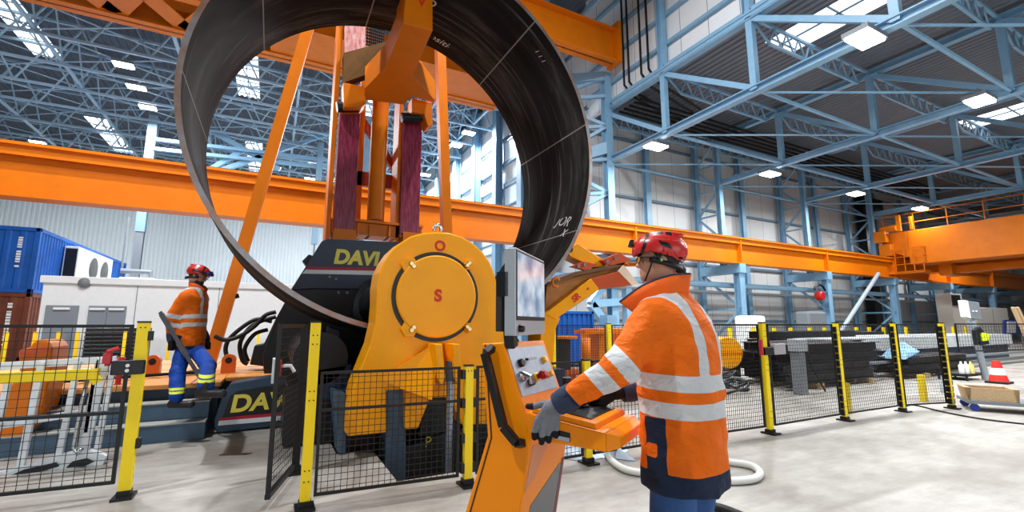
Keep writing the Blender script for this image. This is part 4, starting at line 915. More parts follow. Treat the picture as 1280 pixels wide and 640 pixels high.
b = MB(); b.hexa([K(.1, -.003, .903), K(.222, -.003, .897), K(.222, .01, .897), K(.1, .01, .903), K(.1, -.003, .92), K(.222, -.003, .913), K(.222, .01, .913), K(.1, .01, .92)]); b.build('slot_insert', M_MONI, desk)
for s, t in ((.15, .14), (.17, .25), (.19, .35)):
    z = 1.008 - .12 * (s - .07); j = MB(); j.lathe(K(s, t, z), (0, 0, 1), [(.04, 0), (.036, .008), (.042, .014), (.03, .02), (.036, .027), (.024, .033), (.028, .04), (.016, .05)], 20)
    js = j.build('joystick_boot', M_RUB, desk, smooth=True, auto=60)
    j = MB(); j.lathe(K(s, t, z + .045), (0, 0, 1), [(.01, 0), (.01, .02), (.02, .04), (.024, .08), (.02, .105), (.006, .112)], 16); j.build('joystick_grip', M_BK, js, smooth=True, auto=50)
# monitor on its arm
ma = math.radians(19); mw = W(math.sin(ma), math.cos(ma)); mn = W(math.cos(ma), -math.sin(ma))
p0 = at(645, 420, f=2.2); 
def MO(t, z, o=0.): return np.array([p0[0], p0[1], 0]) + mw * t + UP * z + mn * o
zb = p0[2]; zt = at(645, 309, f=2.2)[2]; q = onpl(680, 327, p0, mn); mwid = (q - p0) @ mw
mo = MB().prism([MO(0, zb, -.06), MO(0, zt, -.06), MO(mwid, zt, -.06), MO(mwid, zb, -.06)], mn * .06).build('monitor', M_MONI, con, bevel=.005)
MB().prism([MO(.004, zb + .075, .0005), MO(.004, zt - .008, .0005), MO(mwid - .004, zt - .008, .0005), MO(mwid - .004, zb + .075, .0005)], mn * .002).build('bezel', M_BK, mo)
def screen_mat():
    m = bpy.data.materials.new('screen'); m.use_nodes = True; nt = m.node_tree; b = nt.nodes['Principled BSDF']; tc = nt.nodes.new('ShaderNodeTexCoord'); n = nt.nodes.new('ShaderNodeTexNoise'); n.inputs['Scale'].default_value = 7; nt.links.new(tc.outputs['Object'], n.inputs['Vector'])
    r = nt.nodes.new('ShaderNodeValToRGB'); r.color_ramp.elements[0].position = .35; r.color_ramp.elements[0].color = hexc(120, 150, 185); r.color_ramp.elements[1].position = .62; r.color_ramp.elements[1].color = hexc(225, 234, 245); nt.links.new(n.outputs[0], r.inputs[0])
    b.inputs['Base Color'].default_value = hexc(20, 22, 28); b.inputs['Roughness'].default_value = .1; nt.links.new(r.outputs[0], b.inputs['Emission Color']); b.inputs['Emission Strength'].default_value = .85; return m
MB().prism([MO(.015, zb + .095, .003), MO(.015, zt - .02, .003), MO(mwid - .015, zt - .02, .003), MO(mwid - .015, zb + .095, .003)], mn * .001).build('screen', screen_mat(), mo)
b = MB(); b.lathe(MO(.05, zb + .035, 0), mn, [(.018, 0), (.018, .02), (.014, .026)], 14); b.build('mode_switch', M_BK, mo, smooth=True, auto=40)
b = MB(); b.bar(MO(.05, zb + .02, -.08), MO(.05, zb + .3, -.08), .06, .06); b.bar(MO(.03, zb + .02, -.04), MO(.05, zb + .02, -.04) * np.array([1, 1, 0]) + UP * 1.29, .05, .06); b.bar(MO(.05, zb + .25, -.1), MO(.05, zb + .25, -.04), .1, .12); b.build('monitor_arm', M_BK, con)

#@@RIGHT
# ------------------------------------------------------------------ right hand side clutter
# stacks of dark steel beams
bi = 0; first = None
GB = 'dark steel beams stacked behind the fence'
rows = [(9.9, 13.6, 6.1, 4), (10.3, 14.6, 7.0, 4), (12.6, 17.6, 8.2, 5), (14.6, 18.5, 6.0, 2)]
for (x0, x1, yb_, nl) in rows:
    for lv in range(nl):
        for k in range(3):
            L_ = random.uniform(-.3, .3); y = yb_ + k * .3 + random.uniform(-.02, .02); z = .12 + lv * .215
            o = MB().ibeam((x0 + L_, y, z + .1), (x1 + L_ + random.uniform(-.4, .3), y, z + .1), .22, .2, .016).build('steel_beam', M_STEEL)
            tag(o, 'dark steel beam lying in the %s stack behind the mesh fence' % ('nearest' if yb_ == 6.1 else 'middle' if yb_ == 7.0 else 'low right hand' if yb_ == 6.0 else 'farthest'), 'steel beam', GB)
    for x in (x0 + .8, x1 - .8):
        tag(MB().box(x - .06, x + .06, yb_ - .2, yb_ + .8, 0, .12).build('timber_bearer', M_WOOD), 'timber bearer under the dark steel beams', 'bearer', 'bearers under the steel beams')
# floor hatch plates
t = thing('cabinet_stack', 'dark grey stacked plates above the beams right of the operator', 'plates', (17, 9, 0))
b = MB(); q0 = at(1063, 440, y=9.2); q1 = at(1108, 440, y=9.2)
for k in range(6): b.box(q0[0], q1[0], 9.2, 10, k * .19, k * .19 + .16)
b.build('plates', M_STEEL, t)
# yellow pipe on a stand
t = thing('pipe_section', 'yellow painted drum lying on a stand just right of the operator', 'drum', (9, 7, .8))
ce_ = at(911, 441, y=7.2); rr_ = (at(911, 421, y=7.2)[2] - at(911, 461, y=7.2)[2]) / 2
ax_ = np.array([.3, .953, 0]); b = MB(); b.lathe(ce_, ax_, [(rr_ * .96, -.01), (rr_, .01), (rr_, 1.3)], 32); b.build('shell', M_MO, t, smooth=True, auto=40)
b = MB(); b.bar(ce_ - ax_ * .015 - np.array([.953, -.3, 0]) * rr_ * .95, ce_ - ax_ * .015 + np.array([.953, -.3, 0]) * rr_ * .95, .012, .012); b.build('weld_seam', M_OR, t)
b = MB(); b.box(ce_[0] - .15, ce_[0] + .5, 7.3, 8.3, 0, ce_[2] - rr_ * .8); b.build('stand', M_STEEL, t)
t = thing('hose_heap', 'tangled black hoses piled beneath the yellow drum', 'hoses', (8.2, 6.4, 0))
for k in range(9):
    pts = []; cx, cy = 8.3 + random.uniform(-.4, .5), 6.5 + random.uniform(-.3, .3); r = random.uniform(.15, .4); z0 = .05 + .045 * k
    for a in np.linspace(0, 5.2 + random.random(), 16): pts.append((cx + r * 1.3 * math.cos(a + k), cy + r * .7 * math.sin(a + k), z0 + .05 * math.sin(2 * a)))
    MB().tube(pts, .022, 6).build('hose', M_RUB if k % 3 else M_GREY, t, smooth=True)
t = thing('pump_motor', 'grey motor with cables standing in front of the steel beams', 'motor', (9, 5.6, 0))
p = at(1000, 480, y=5.7); b = MB(); b.box(p[0] - .1, p[0] + .1, 5.6, 5.8, 0, .85); b.build('column', M_GREY, t, bevel=.02)
b = MB(); b.box(p[0] - .16, p[0] + .16, 5.56, 5.8, .85, 1.1); b.build('head', M_MONI, t, bevel=.02)
b = MB(); b.tube([(p[0] + .14, 5.7, 1.0), (p[0] + .35, 5.7, .9), (p[0] + .3, 5.6, .5), (p[0] + .5, 5.5, .05)], .02, 6); b.build('cable', M_RUB, t)
# far bench with white top
t = thing('conveyor_bed', 'long black bed with white top crossing behind the cart', 'conveyor', (19, 8, 0))
b = MB(); b.box(13.5, 26, 7.2, 9.0, .1, .62); b.build('bed', M_NAVY, t); b = MB(); b.box(13.4, 26.2, 7.1, 9.1, .62, 1.0); b.build('top', mat('bed_white', (205, 210, 212), .4, var=.2), t)
b = MB(); b.box(13.4, 26, 6.6, 6.7, .1, .2); b.box(13.4, 26, 6.4, 6.5, .35, .42); b.build('side_rail', M_GREY, t)
# light blue plastic sheet lying over beams
p = at(1140, 440, y=6.0)
b = MB(); b.add([p + np.array(v) for v in [(-.42, 0, -.18), (.45, .05, -.17), (.35, .3, .25), (-.2, .25, .27), (.12, -.12, .02), (-.25, .0, .0), (.4, .6, -.18), (-.35, .6, -.18)]], [(0, 4, 5), (0, 1, 4), (4, 1, 2), (5, 4, 2, 3), (0, 5, 3), (2, 1, 6), (3, 2, 6, 7), (0, 3, 7)])
tag(b.build('plastic_sheet', mat('pale_blue_plastic', (150, 195, 222), .35)), 'pale blue plastic sheet draped over the beams by the last fence post', 'sheet')
# cart with wooden crate
t = thing('cart', 'low cart with blue casters at the right edge', 'cart', (11, 3.2, 0))
def H(u, v, f): return at(u, v, f=f)
cb = at(1212, 514, z=0); dx = np.array([.5, -.87, 0]); dy = np.array([.87, .5, 0])
def KT(s, t_, z): return np.array([cb[0], cb[1], 0]) + dx * s + dy * t_ + UP * z
MB().hexa([KT(0, 0, .12), KT(1.6, 0, .12), KT(1.6, .7, .12), KT(0, .7, .12), KT(0, 0, .17), KT(1.6, 0, .17), KT(1.6, .7, .17), KT(0, .7, .17)]).build('platform', M_GREY, t)
for s, q in ((.08, .06), (.75, .06), (1.5, .06), (.08, .62), (1.5, .62)):
    c = MB(); c.lathe(KT(s, q - .02, .06), dy, [(.06, 0), (.06, .04)], 16); c.build('caster', M_BLUEC, t, smooth=True, auto=40)
t = thing('wooden_crate', 'open plywood crate sitting on the cart', 'crate', KT(.3, .3, .17))
b = MB()
for (s0, s1, t0, t1) in ((.02, .6, .05, .075), (.02, .6, .475, .5), (.02, .045, .05, .5), (.575, .6, .05, .5)):
    b.hexa([KT(s0, t0, .17), KT(s1, t0, .17), KT(s1, t1, .17), KT(s0, t1, .17), KT(s0 - .03, t0, .37), KT(s1 + .02, t0, .37), KT(s1 + .02, t1, .37), KT(s0 - .03, t1, .37)])
b.build('sides', M_WOOD, t); MB().hexa([KT(.04, .07, .17), KT(.58, .07, .17), KT(.58, .48, .17), KT(.04, .48, .17), KT(.04, .07, .19), KT(.58, .07, .19), KT(.58, .48, .19), KT(.04, .48, .19)]).build('bottom', M_WOOD, t)
t = thing('traffic_cone', 'red and white traffic cone standing behind the wooden crate', 'cone', KT(.5, 1.0, 0))
p = at(1250, 485, f=11.2); p = np.array([p[0], p[1], 0])
MB().box(p[0] - .2, p[0] + .2, p[1] - .2, p[1] + .2, .0, .05).build('foot', M_RUB, t, bevel=.01)
zt_ = at(1248, 451, f=11.2)[2]
def cr(z): return .19 - (.19 - .065) * z / zt_
b = MB(); zs = [.05, zt_ * .38, zt_ * .38, zt_ * .68, zt_ * .68, zt_]
M_CR = mat('cone_red', (215, 45, 35), .4)
b.lathe(p, (0, 0, 1), [(cr(zs[0]), zs[0]), (cr(zs[1]), zs[1])], 24, 0); b.lathe(p, (0, 0, 1), [(cr(zs[2]), zs[2]), (cr(zs[3]), zs[3])], 24, 1); b.lathe(p, (0, 0, 1), [(cr(zs[4]), zs[4]), (cr(zs[5]), zs[5])], 24, 0)
b.build('cone_body', [M_CR, M_WH], t, smooth=True, auto=40)
t = thing('control_pedestal', 'leaning grey pole with a tilted grey control panel above the cart', 'control panel', at(1236, 490, f=11.8))
a0 = at(1237, 490, f=11.8); a1 = at(1216, 408, f=11.8); MB().tube([a0 * np.array([1, 1, 0]) + UP * 0, a0, a1, a1 + (a1 - a0) * .1], .07, 10).build('pole', mat('pale_steel', (150, 162, 172), .4), t, smooth=True)
q = [at(u, v, f=11.7) for u, v in ((1210, 376), (1224, 378), (1228, 400), (1213, 398))]; b = MB(); b.prism(q, F0 * .15); b.build('panel', M_GREY, t, bevel=.01)
q = [at(u, v, f=11.69) for u, v in ((1205, 375), (1210, 376), (1214, 398), (1209, 396))]; b = MB(); b.prism(q, F0 * .17); b.build('panel_edge', M_WH, t)
b = MB(); 
for u in (1216, 1220): b.lathe(at(u, 389, f=11.69), -F0, [(.02, 0), (.02, .02)], 8)
b.build('button', M_WH, t)
t = thing('work_jacket', 'black and neon yellow work jacket hung on the leaning pole', 'jacket', at(1230, 420, f=11.6))
q = [at(u, v, f=11.55) for u, v in ((1219, 412), (1226, 408), (1232, 416), (1232, 430), (1222, 432))]; b = MB(); b.prism(q, F0 * .12); b.build('body', M_BK, t, bevel=.03)
q = [at(u, v, f=11.5) for u, v in ((1228, 416), (1237, 417), (1239, 421), (1235, 427), (1230, 428))]; b = MB(); b.prism(q, F0 * .14); b.build('sleeve', mat('neon_yellow', (215, 235, 30), .6), t, bevel=.03)
q = [at(u, v, f=11.5) for u, v in ((1226, 427), (1236, 425), (1238, 430), (1228, 432))]; b = MB(); b.prism(q, F0 * .14); b.build('cuff', M_BK, t, bevel=.02)
# bottles and small things by the last fence post
def bottle(u, v, f, m, label, h=.28):
    p = at(u, v, f=f); b = MB(); b.lathe(p, (0, 0, 1), [(.05, 0), (.055, .02), (.055, h * .65), (.02, h * .82), (.02, h)], 14); o = b.build('bottle', m, smooth=True, auto=50); tag(o, label, 'bottle', 'plastic bottles'); return o
shelf = at(1200, 458, f=11.3)
MB_ = MB(); z_ = at(1200, 468, f=11.6)[2]
t = thing('tool_trolley', 'dark trolley of cleaning bottles behind the last fence post', 'trolley', (12, 5, 0))
q0 = at(1192, 468, f=11.9); b = MB(); b.box(q0[0] - .1, q0[0] + .9, q0[1] - .3, q0[1] + .3, z_ - .03, z_); b.box(q0[0] - .1, q0[0] + .9, q0[1] - .3, q0[1] + .3, .1, .13)
for a in (-.07, .87):
    for c in (-.27, .27): b.bar((q0[0] + a, q0[1] + c, 0), (q0[0] + a, q0[1] + c, z_), .04)
b.build('frame', M_STEEL, t)
for k, u in enumerate((1203, 1209, 1215)):
    p = at(u, 468, f=11.8); b = MB(); b.lathe((p[0], p[1], z_), (0, 0, 1), [(.055, 0), (.06, .02), (.06, .2), (.022, .25), (.022, .3)], 14)
    tag(b.build('bottle', mat('bottle_clear' if k < 2 else 'bottle_yellow', (225, 230, 225) if k < 2 else (225, 220, 120), .2), smooth=True, auto=50), ['white bottle at the left end of the trolley top', 'white bottle in the middle of the trolley top', 'yellowish bottle at the right end of the trolley top'][k], 'bottle', 'bottles on the trolley')
p = at(1203, 494, z=.0); b = MB(); b.lathe((p[0] + .1, p[1] + .3, 0), (0, 0, 1), [(.07, 0), (.075, .02), (.07, .2), (.03, .28), (.03, .33)], 14); tag(b.build('spray_bottle', mat('bottle_grey', (190, 195, 200), .25), smooth=True, auto=50), 'grey spray bottle low down beside the last fence post', 'bottle')
# boxes and cabinets on the far right wall
t = thing('electrical_cabinet', 'tall beige electrical cabinet against the back wall at the right', 'cabinet', (40, 14, 0))
c0_ = at(1193, 405, y=13.2); c1_ = at(1207, 405, y=13.2); b = MB(); b.box(c0_[0], c1_[0], 13.2, 14, 0, 3.4); b.build('body', mat('cabinet_beige', (205, 200, 190), .5), t, bevel=.02)
b = MB(); b.box(c0_[0] + .1, c1_[0] - .3, 13.17, 13.2, 2.6, 3.3); b.build('display', M_BK, t)
c0_ = at(1222, 405, y=12.6); c1_ = at(1262, 405, y=12.6)
t = thing('storage_cabinet', 'wide off white cabinet right of the beige cabinet', 'cabinet', (44, 13, 0)); MB().box(c0_[0], c1_[0], 12.6, 13.6, 0, 2.5).build('body', mat('cabinet_cream', (225, 224, 214), .5), t, bevel=.02); MB().box((c0_[0] + c1_[0]) / 2 - .01, (c0_[0] + c1_[0]) / 2 + .01, 12.58, 12.6, 0, 2.5).build('door_joint', M_GREY, t)
t = thing('noticeboard', 'blue and white board at the right edge', 'board', (46, 11, 0)); q = [at(u, v, y=11) for u, v in ((1260, 402), (1270, 402), (1270, 416), (1260, 416))]; MB().prism(q, (0, .1, 0)).build('board', M_WH, t); q = [at(u, v, y=11.05) for u, v in ((1256, 400), (1276, 400), (1276, 418), (1256, 418))]; MB().prism(q, (0, .1, 0)).build('backing', M_BLUEC, t); b = MB(); b.box(q[0][0], q[0][0] + .1, 11.06, 11.14, 0, q[2][2]); b.box(q[1][0] - .1, q[1][0], 11.06, 11.14, 0, q[2][2]); b.build('leg', M_GREY, t)
for k, (a, c) in enumerate([((1266, 384), (1282, 420)), ((1271, 384), (1287, 418))]):
    p = at(*a, f=13); q = at(*c, f=13); d = q - p; e_ = q + d * ((0 - q[2]) / d[2]); tag(MB().bar(p, e_, .08, .05).build('timber_batten', M_WOOD), ['timber batten leaning at the right edge, the left one of two', 'timber batten leaning at the right edge, the right one of two'][k], 'batten')
t = thing('machine_cabinet', 'dark machine box standing before the back wall between the blue columns', 'cabinet', (24, 13, 0)); c0_ = at(1012, 400, y=12.9); c1_ = at(1034, 400, y=12.9); MB().box(c0_[0], c1_[0], 12.9, 13.6, 0, 2.0).build('body', M_GREY, t, bevel=.1); 
t = thing('white_unit', 'white low unit before the back wall right of the yellow drum', 'unit', (17, 13, 0)); c0_ = at(936, 403, y=12.5); c1_ = at(958, 403, y=12.5); MB().box(c0_[0], c1_[0], 12.5, 13.2, 0, 1.75).build('body', M_WH, t, bevel=.1)
fb = None
for k, u in enumerate([912, 941, 967, 988, 1012, 1030, 1070, 1086, 1104, 1132, 1191, 1206, 1256]):
    p = at(u, 408, y=11.6); b = MB(); b.box(-.07, .07, -.05, .05, 0, 1.25); b.box(-.12, .12, -.12, .12, 0, .02)
    if fb is None: fb = b.build('wall_bollard', M_YE); o = fb
    else: o = fb.copy(); COL.objects.link(o)
    o.location = (p[0], 11.6, 0); tag(o, '%s small yellow bollard from the left along the back wall' % ['first', 'second', 'third', 'fourth', 'fifth', 'sixth', 'seventh', 'eighth', 'ninth', 'tenth', 'eleventh', 'twelfth', 'last'][k], 'bollard', 'yellow bollards along the back wall')
# cable drum, orange box and blue container seen left of the operator
t = thing('cable_drum', 'orange steel cable drum wound with black cable behind the far fence', 'cable drum', (6, 9, 0))
q0 = at(698, 440, y=9)[0]; q1 = at(742, 440, y=9)[0]; zt_ = at(720, 421, y=9)[2]; zb_ = at(720, 468, y=9)[2]
xm = (q0 + q1) / 2; r = (q1 - q0) / 2
b = MB(); b.lathe((xm, 9.8, 0), (0, 0, 1), [(r, zt_ - .06), (r, zt_)], 28); b.build('top_flange', M_OR, t, smooth=True, auto=40)
b = MB(); b.lathe((xm, 9.8, 0), (0, 0, 1), [(r, max(zb_, .05)), (r, max(zb_, .05) + .06)], 28); b.build('bottom_flange', M_OR, t, smooth=True, auto=40)
b = MB(); b.lathe((xm - .1, 9.8, 0), (0, 0, 1), [(r * .8, zb_ + .06), (r * .8, zt_ - .06)], 28); b.build('wound_cable', M_RUB, t, smooth=True, auto=40)
p = at(733, 440, y=9)[0]; MB().tube([(p, 9.0, zb_ + .04), (p, 9.0, zt_ - .02)], .1, 10).build('drum_spoke', M_OR, t, smooth=True)
MB().box(xm - r * .7, xm + r * .7, 9.2, 10.4, 0, max(zb_, .05)).build('skid', M_DO, t)
t = thing('roller_unit', 'orange steel box unit beside the cable drum behind the far fence', 'machine unit', (7.4, 9.6, 0))
q0 = at(737, 440, y=9.6); q1 = at(800, 440, y=9.6); b = MB(); b.box(q0[0] + .3, q1[0], 9.6, 10.4, 0, 1.28); b.build('body', M_OR, t, bevel=.02)
b = MB(); b.box(q0[0] + .65, q0[0] + .95, 9.55, 9.6, .5, 1.15); b.build('recess', M_DO, t); b = MB(); b.box(q0[0] - .2, q0[0] + .5, 9.5, 10, 1.15, 1.25); b.build('top_plate', M_OR, t)
t = thing('blue_container', 'small blue corrugated container beyond the cable drum', 'container', (10, 13, 0))
q0 = at(691, 400, y=12.6)[0]; q1 = at(741, 400, y=12.6)[0]; zt_ = at(716, 389, y=12.6)[2]
b = MB(); corrugate(b, q0, q1, .1, zt_ - .06, lambda a, z, d: (a, 12.6 + d, z), .2, .05); b.box(q0, q1, 12.66, 13.9, .1, zt_ - .05); b.build('shell', M_CBLUE, t)
b = MB(); b.box(q0 - .03, q1 + .03, 12.57, 12.7, zt_ - .08, zt_); b.box(q0 - .03, q0 + .05, 12.57, 12.7, 0, zt_); b.box(q1 - .05, q1 + .03, 12.57, 12.7, 0, zt_); b.build('frame', M_CBLUE, t)
tag(MB().box(q1 + .3, q1 + .7, 12.2, 12.6, 0, 1.7).build('grey_post', M_BL), 'blue steel post beside the small blue container', 'post')
# blue bracing seen behind the support arm
t = thing('wall_brace', 'pale blue knee brace frame behind the side support arm', 'bracing', (11.5, 15, 0))
b = MB(); b.bar(at(752, 360, y=14.6), at(738, 380, y=14.6), .25); b.bar(at(738, 380, y=14.6), at(790, 376, y=14.6), .3); b.bar(at(738, 380, y=14.6), at(765, 415, y=14.6), .3); b.bar(at(783, 350, y=14.6), at(786, 440, y=14.6), .3); b.build('frame', M_BL, t)

#@@LEFT
# ------------------------------------------------------------------ left of the machine
t = thing('ladder_frame', 'galvanised ladder frame leaning behind the left mesh panel', 'frame', (-2, 6, 0))
YL = 6.3
def seg(a, c, w_, n, y=YL, m=M_ALU, d=.05): MB().bar(at(*a, y=y), at(*c, y=y), w_ * .75, d, up=(0, 1, 0)).build(n, m, t)
seg((-20, 459), (146, 449), .09, 'top_rail'); seg((-20, 535), (125, 512), .08, 'mid_rail'); seg((-20, 598), (100, 572), .09, 'bottom_rail')
for a, c, w_ in (((53, 452), (24, 592), .07), ((12, 470), (-5, 540), .06), ((98, 452), (70, 588), .06), ((130, 448), (103, 566), .13), ((143, 449), (122, 560), .06), ((122, 450), (108, 540), .04)): seg(a, c, w_, 'upright', y=YL - .06)
b = MB(); q = [at(u, v, y=YL - .1) for u, v in ((-20, 604), (30, 582), (85, 566), (112, 563), (133, 570), (128, 582), (100, 590), (70, 588))]; b.prism(q, (0, .08, 0)); b.build('foot_plate', M_ALU, t)
b = MB(); b.prism([at(u, v, y=YL - .12) for u, v in ((82, 585), (90, 577), (108, 573), (118, 577), (105, 583))], (0, .01, 0)); b.prism([at(u, v, y=YL - .12) for u, v in ((0, 600), (30, 587), (70, 578), (74, 583), (40, 593))], (0, .01, 0)); b.build('foot_opening', M_BK, t)
b = MB(); b.tube([at(113, 460, y=YL - .15), at(103, 500, y=YL - .15), at(92, 560, y=YL - .15), at(97, 568, y=YL - .15), at(103, 560, y=YL - .15)], .018, 8); b.build('drop_handle', M_CHR, t, smooth=True)
t = thing('yellow_bar', 'yellow steel bar lying across the galvanised ladder frame', 'bar', (-2.5, 6, 1))
MB().bar(at(-25, 474, y=6.1), at(124, 467, y=6.1), .1, .06, up=(0, 1, 0)).build('bar', M_YE, t); MB().bar(at(114, 467, y=6.08), at(123, 478, y=6.08), .08, .05, up=(0, 1, 0)).build('end_lug', M_YE, t)
t = thing('orange_pedestal', 'orange machine block with rounded top behind the ladder frame', 'machine block', (-2.9, 7, 0))
b = MB(); b.prism([at(u, v, y=7.0) for u, v in ((0, 568), (-5, 500), (24, 470), (22, 438), (38, 434), (40, 428), (50, 424), (60, 426), (65, 434), (64, 445), (62, 470), (52, 510), (40, 535), (20, 552))], (0, .5, 0)); b.build('block', M_OR, t, bevel=.03)
b = MB(); b.prism([at(u, v, y=6.98) for u, v in ((24, 438), (62, 434), (62, 440), (24, 445))], (0, .02, 0)); b.build('top_band', M_DO, t)
t = thing('black_hose_coil', 'black hoses lying on the orange platform behind the ladder frame', 'hoses', (-2, 8, .6))
for k in range(3): MB().tube([(-2.6 + .2 * k, 8.0 + .15 * k, .66), (-1.9, 8.2 + .1 * k, .67), (-1.2 + .1 * k, 8.6, .66), (-.9, 9.2, .66)], .022, 6).build('hose', M_RUB, t, smooth=True)
t = thing('red_valve', 'small red valve standing near the lock of the left fence', 'valve', at(150, 455, y=7.8)); p = at(150, 458, y=7.8)
b = MB(); b.lathe((p[0], 7.8, ZP), (0, 0, 1), [(.05, 0), (.03, .02), (.03, p[2] - ZP), (.07, p[2] - ZP + .01), (.08, p[2] - ZP + .06), (.04, p[2] - ZP + .12)], 14); b.build('body', mat('latch_red', (190, 40, 45), .4), t, smooth=True, auto=50)
# hoses and plastic on the floor
def gpts(px, z): return [at(u, v, z=z) for u, v in px]
tag(MB().tube(smoothp(gpts([(757, 562), (764, 575), (782, 587), (810, 592), (850, 597), (905, 601), (940, 599), (950, 591), (938, 582), (905, 577), (860, 574), (820, 572)], .035)), .033, 10).build('suction_hose', M_HOSE, smooth=True), 'thick white hose looping on the floor around the operator', 'hose')
tag(MB().tube(smoothp(gpts([(850, 625), (885, 632), (905, 636), (940, 650)], .03)), .03, 10).build('floor_cable', M_RUB, smooth=True), 'black hose on the floor at the bottom edge behind the operator', 'hose')
tag(MB().tube(smoothp(gpts([(1128, 512), (1140, 506), (1180, 515), (1230, 524), (1300, 532)], .012)), .012, 8).build('floor_cable', M_RUB, smooth=True), 'thin black cable on the floor running to the right edge', 'cable')
b = MB(); n = 26; P0 = at(735, 568, z=0); vs = []
for i in range(n):
    for j in range(n):
        u = i / (n - 1) * 2 - 1; v = j / (n - 1) * 2 - 1; r_ = max(abs(u), abs(v))
        h = max(0, (.1 + .09 * math.sin(5 * u + 2 * v) * math.cos(7 * v - u) + random.uniform(0, .03)) * (1 - r_ ** 3)) + .006
        vs.append(P0 + RT * (u * .42 + .05 * math.sin(4 * v)) + F0 * (v * .3 + .1 + .05 * math.sin(5 * u)) + UP * h)
b.add(vs, [(i * n + j, (i + 1) * n + j, (i + 1) * n + j + 1, i * n + j + 1) for i in range(n - 1) for j in range(n - 1)])
tag(b.build('plastic_wrap', mat('pale_wrap', (196, 210, 226), .3), smooth=True), 'crumpled pale plastic wrap on the floor below the console desk', 'plastic wrap')
#@@PEOPLE
# ------------------------------------------------------------------ people: bodies and clothes as continuous surfaces from distance fields
def surf_nets(fn, lo, hi, res):
    lo = np.array(lo, float); hi = np.array(hi, float); n = np.ceil((hi - lo) / res).astype(int) + 1
    ax = [lo[i] + res * np.arange(n[i]) for i in range(3)]
    G = np.stack(np.meshgrid(*ax, indexing='ij'), -1); g = fn(G.reshape(-1, 3)).reshape(n)
    s = g < 0; c = n - 1
    sl = lambda A, o: A[o[0]:o[0] + c[0], o[1]:o[1] + c[1], o[2]:o[2] + c[2]]
    corners = [(i, j, k) for i in (0, 1) for j in (0, 1) for k in (0, 1)]
    cnt = sum(sl(s, o).astype(int) for o in corners); act = (cnt > 0) & (cnt < 8)
    I = np.argwhere(act); idx = -np.ones(c, int); idx[act] = np.arange(len(I)); acc = np.zeros((len(I), 3)); m = np.zeros(len(I))
    for a in corners:
        for d in range(3):
            if a[d]: continue
            b = list(a); b[d] = 1
            va = g[I[:, 0] + a[0], I[:, 1] + a[1], I[:, 2] + a[2]]; vb = g[I[:, 0] + b[0], I[:, 1] + b[1], I[:, 2] + b[2]]
            x = (va < 0) != (vb < 0); t = np.where(x, va / np.where(va == vb, 1, va - vb), 0)
            p = np.array(a, float)[None] + np.zeros((len(I), 3)); p[:, d] += t
            acc += p * x[:, None]; m += x
    V = lo + (I + acc / m[:, None]) * res; F = []
    for d in range(3):
        e, f = (d + 1) % 3, (d + 2) % 3
        A = [slice(None)] * 3; B = [slice(None)] * 3; A[d] = slice(0, -1); B[d] = slice(1, None)
        E = np.argwhere(s[tuple(A)] != s[tuple(B)]); E = E[(E[:, e] > 0) & (E[:, f] > 0) & (E[:, e] < c[e]) & (E[:, f] < c[f])]
        q = []
        for de, df in ((1, 1), (0, 1), (0, 0), (1, 0)):
            P = E.copy(); P[:, e] -= de; P[:, f] -= df; q.append(idx[P[:, 0], P[:, 1], P[:, 2]])
        Q = np.stack(q, 1); fl = ~s[E[:, 0], E[:, 1], E[:, 2]]; Q[fl] = Q[fl][:, ::-1]; F.append(Q)
    return V, np.concatenate(F)
def smin(a, b, k):
    h = np.clip(.5 + .5 * (b - a) / k, 0, 1); return b + (a - b) * h - k * h * (1 - h)
def capd(P, a, b, ra, rb):
    a = np.asarray(a, float); b = np.asarray(b, float); d = b - a; t = np.clip((P - a) @ d / (d @ d), 0, 1)
    return np.linalg.norm(P - a - t[:, None] * d, axis=1) - (ra + (rb - ra) * t)
def chain(P, pts, rs, k=.02):
    d = None
    for i in range(len(pts) - 1):
        e = capd(P, pts[i], pts[i + 1], rs[i], rs[i + 1]); d = e if d is None else smin(d, e, k)
    return d
def ell(L, c, r):
    q = (L - np.array(c)) / np.array(r); k0 = np.linalg.norm(q, axis=1); k1 = np.linalg.norm(q / np.array(r), axis=1); return k0 * (k0 - 1) / np.maximum(k1, 1e-9)
def frame(phi, pitch=0., roll=0.):
    f = W(math.sin(phi), math.cos(phi)); r = W(math.cos(phi), -math.sin(phi))
    fw = f * math.cos(pitch) + UP * math.sin(pitch); up = UP * math.cos(pitch) - f * math.sin(pitch)
    r2 = r * math.cos(roll) + up * math.sin(roll); up2 = up * math.cos(roll) - r * math.sin(roll)
    return np.stack([r2, fw, up2])          # rows: right, forward, up
def folds(P, s=1., amp=1.):
    a = np.sin(P @ np.array([31, 17, 42.]) * s + 2 * np.sin(P @ np.array([9, -14, 8.]) * s)); b = np.sin(P @ np.array([-23, 38, 12.]) * s + 1.7 * np.sin(P @ np.array([11, 7, -13.]) * s + 1)); c = np.sin(P @ np.array([55, -28, 20.]) * s + 2 * np.sin(P @ np.array([-8, 16, 19.]) * s))
    return amp * (a * .5 + b * .35 + c * .25)
def sdf_obj(name, fn, lo, hi, res, mats, parent, attrs=None, sm=True, relax=1):
    V, F = surf_nets(fn, lo, hi, res)
    me = bpy.data.meshes.new(name); me.from_pydata(V.tolist(), [], F.tolist())
    for m in (mats if isinstance(mats, list) else [mats]): me.materials.append(m)
    me.polygons.foreach_set('use_smooth', [sm] * len(F))
    if attrs:
        for k, v in attrs(V).items():
            a = me.attributes.new(k, 'FLOAT', 'POINT'); a.data.foreach_set('value', np.asarray(v, np.float32))
    me.update(); o = bpy.data.objects.new(name, me); COL.objects.link(o)
    if parent is not None: o.parent = parent; o.matrix_parent_inverse = Matrix.Translation(parent_loc(parent)).inverted()
    return o
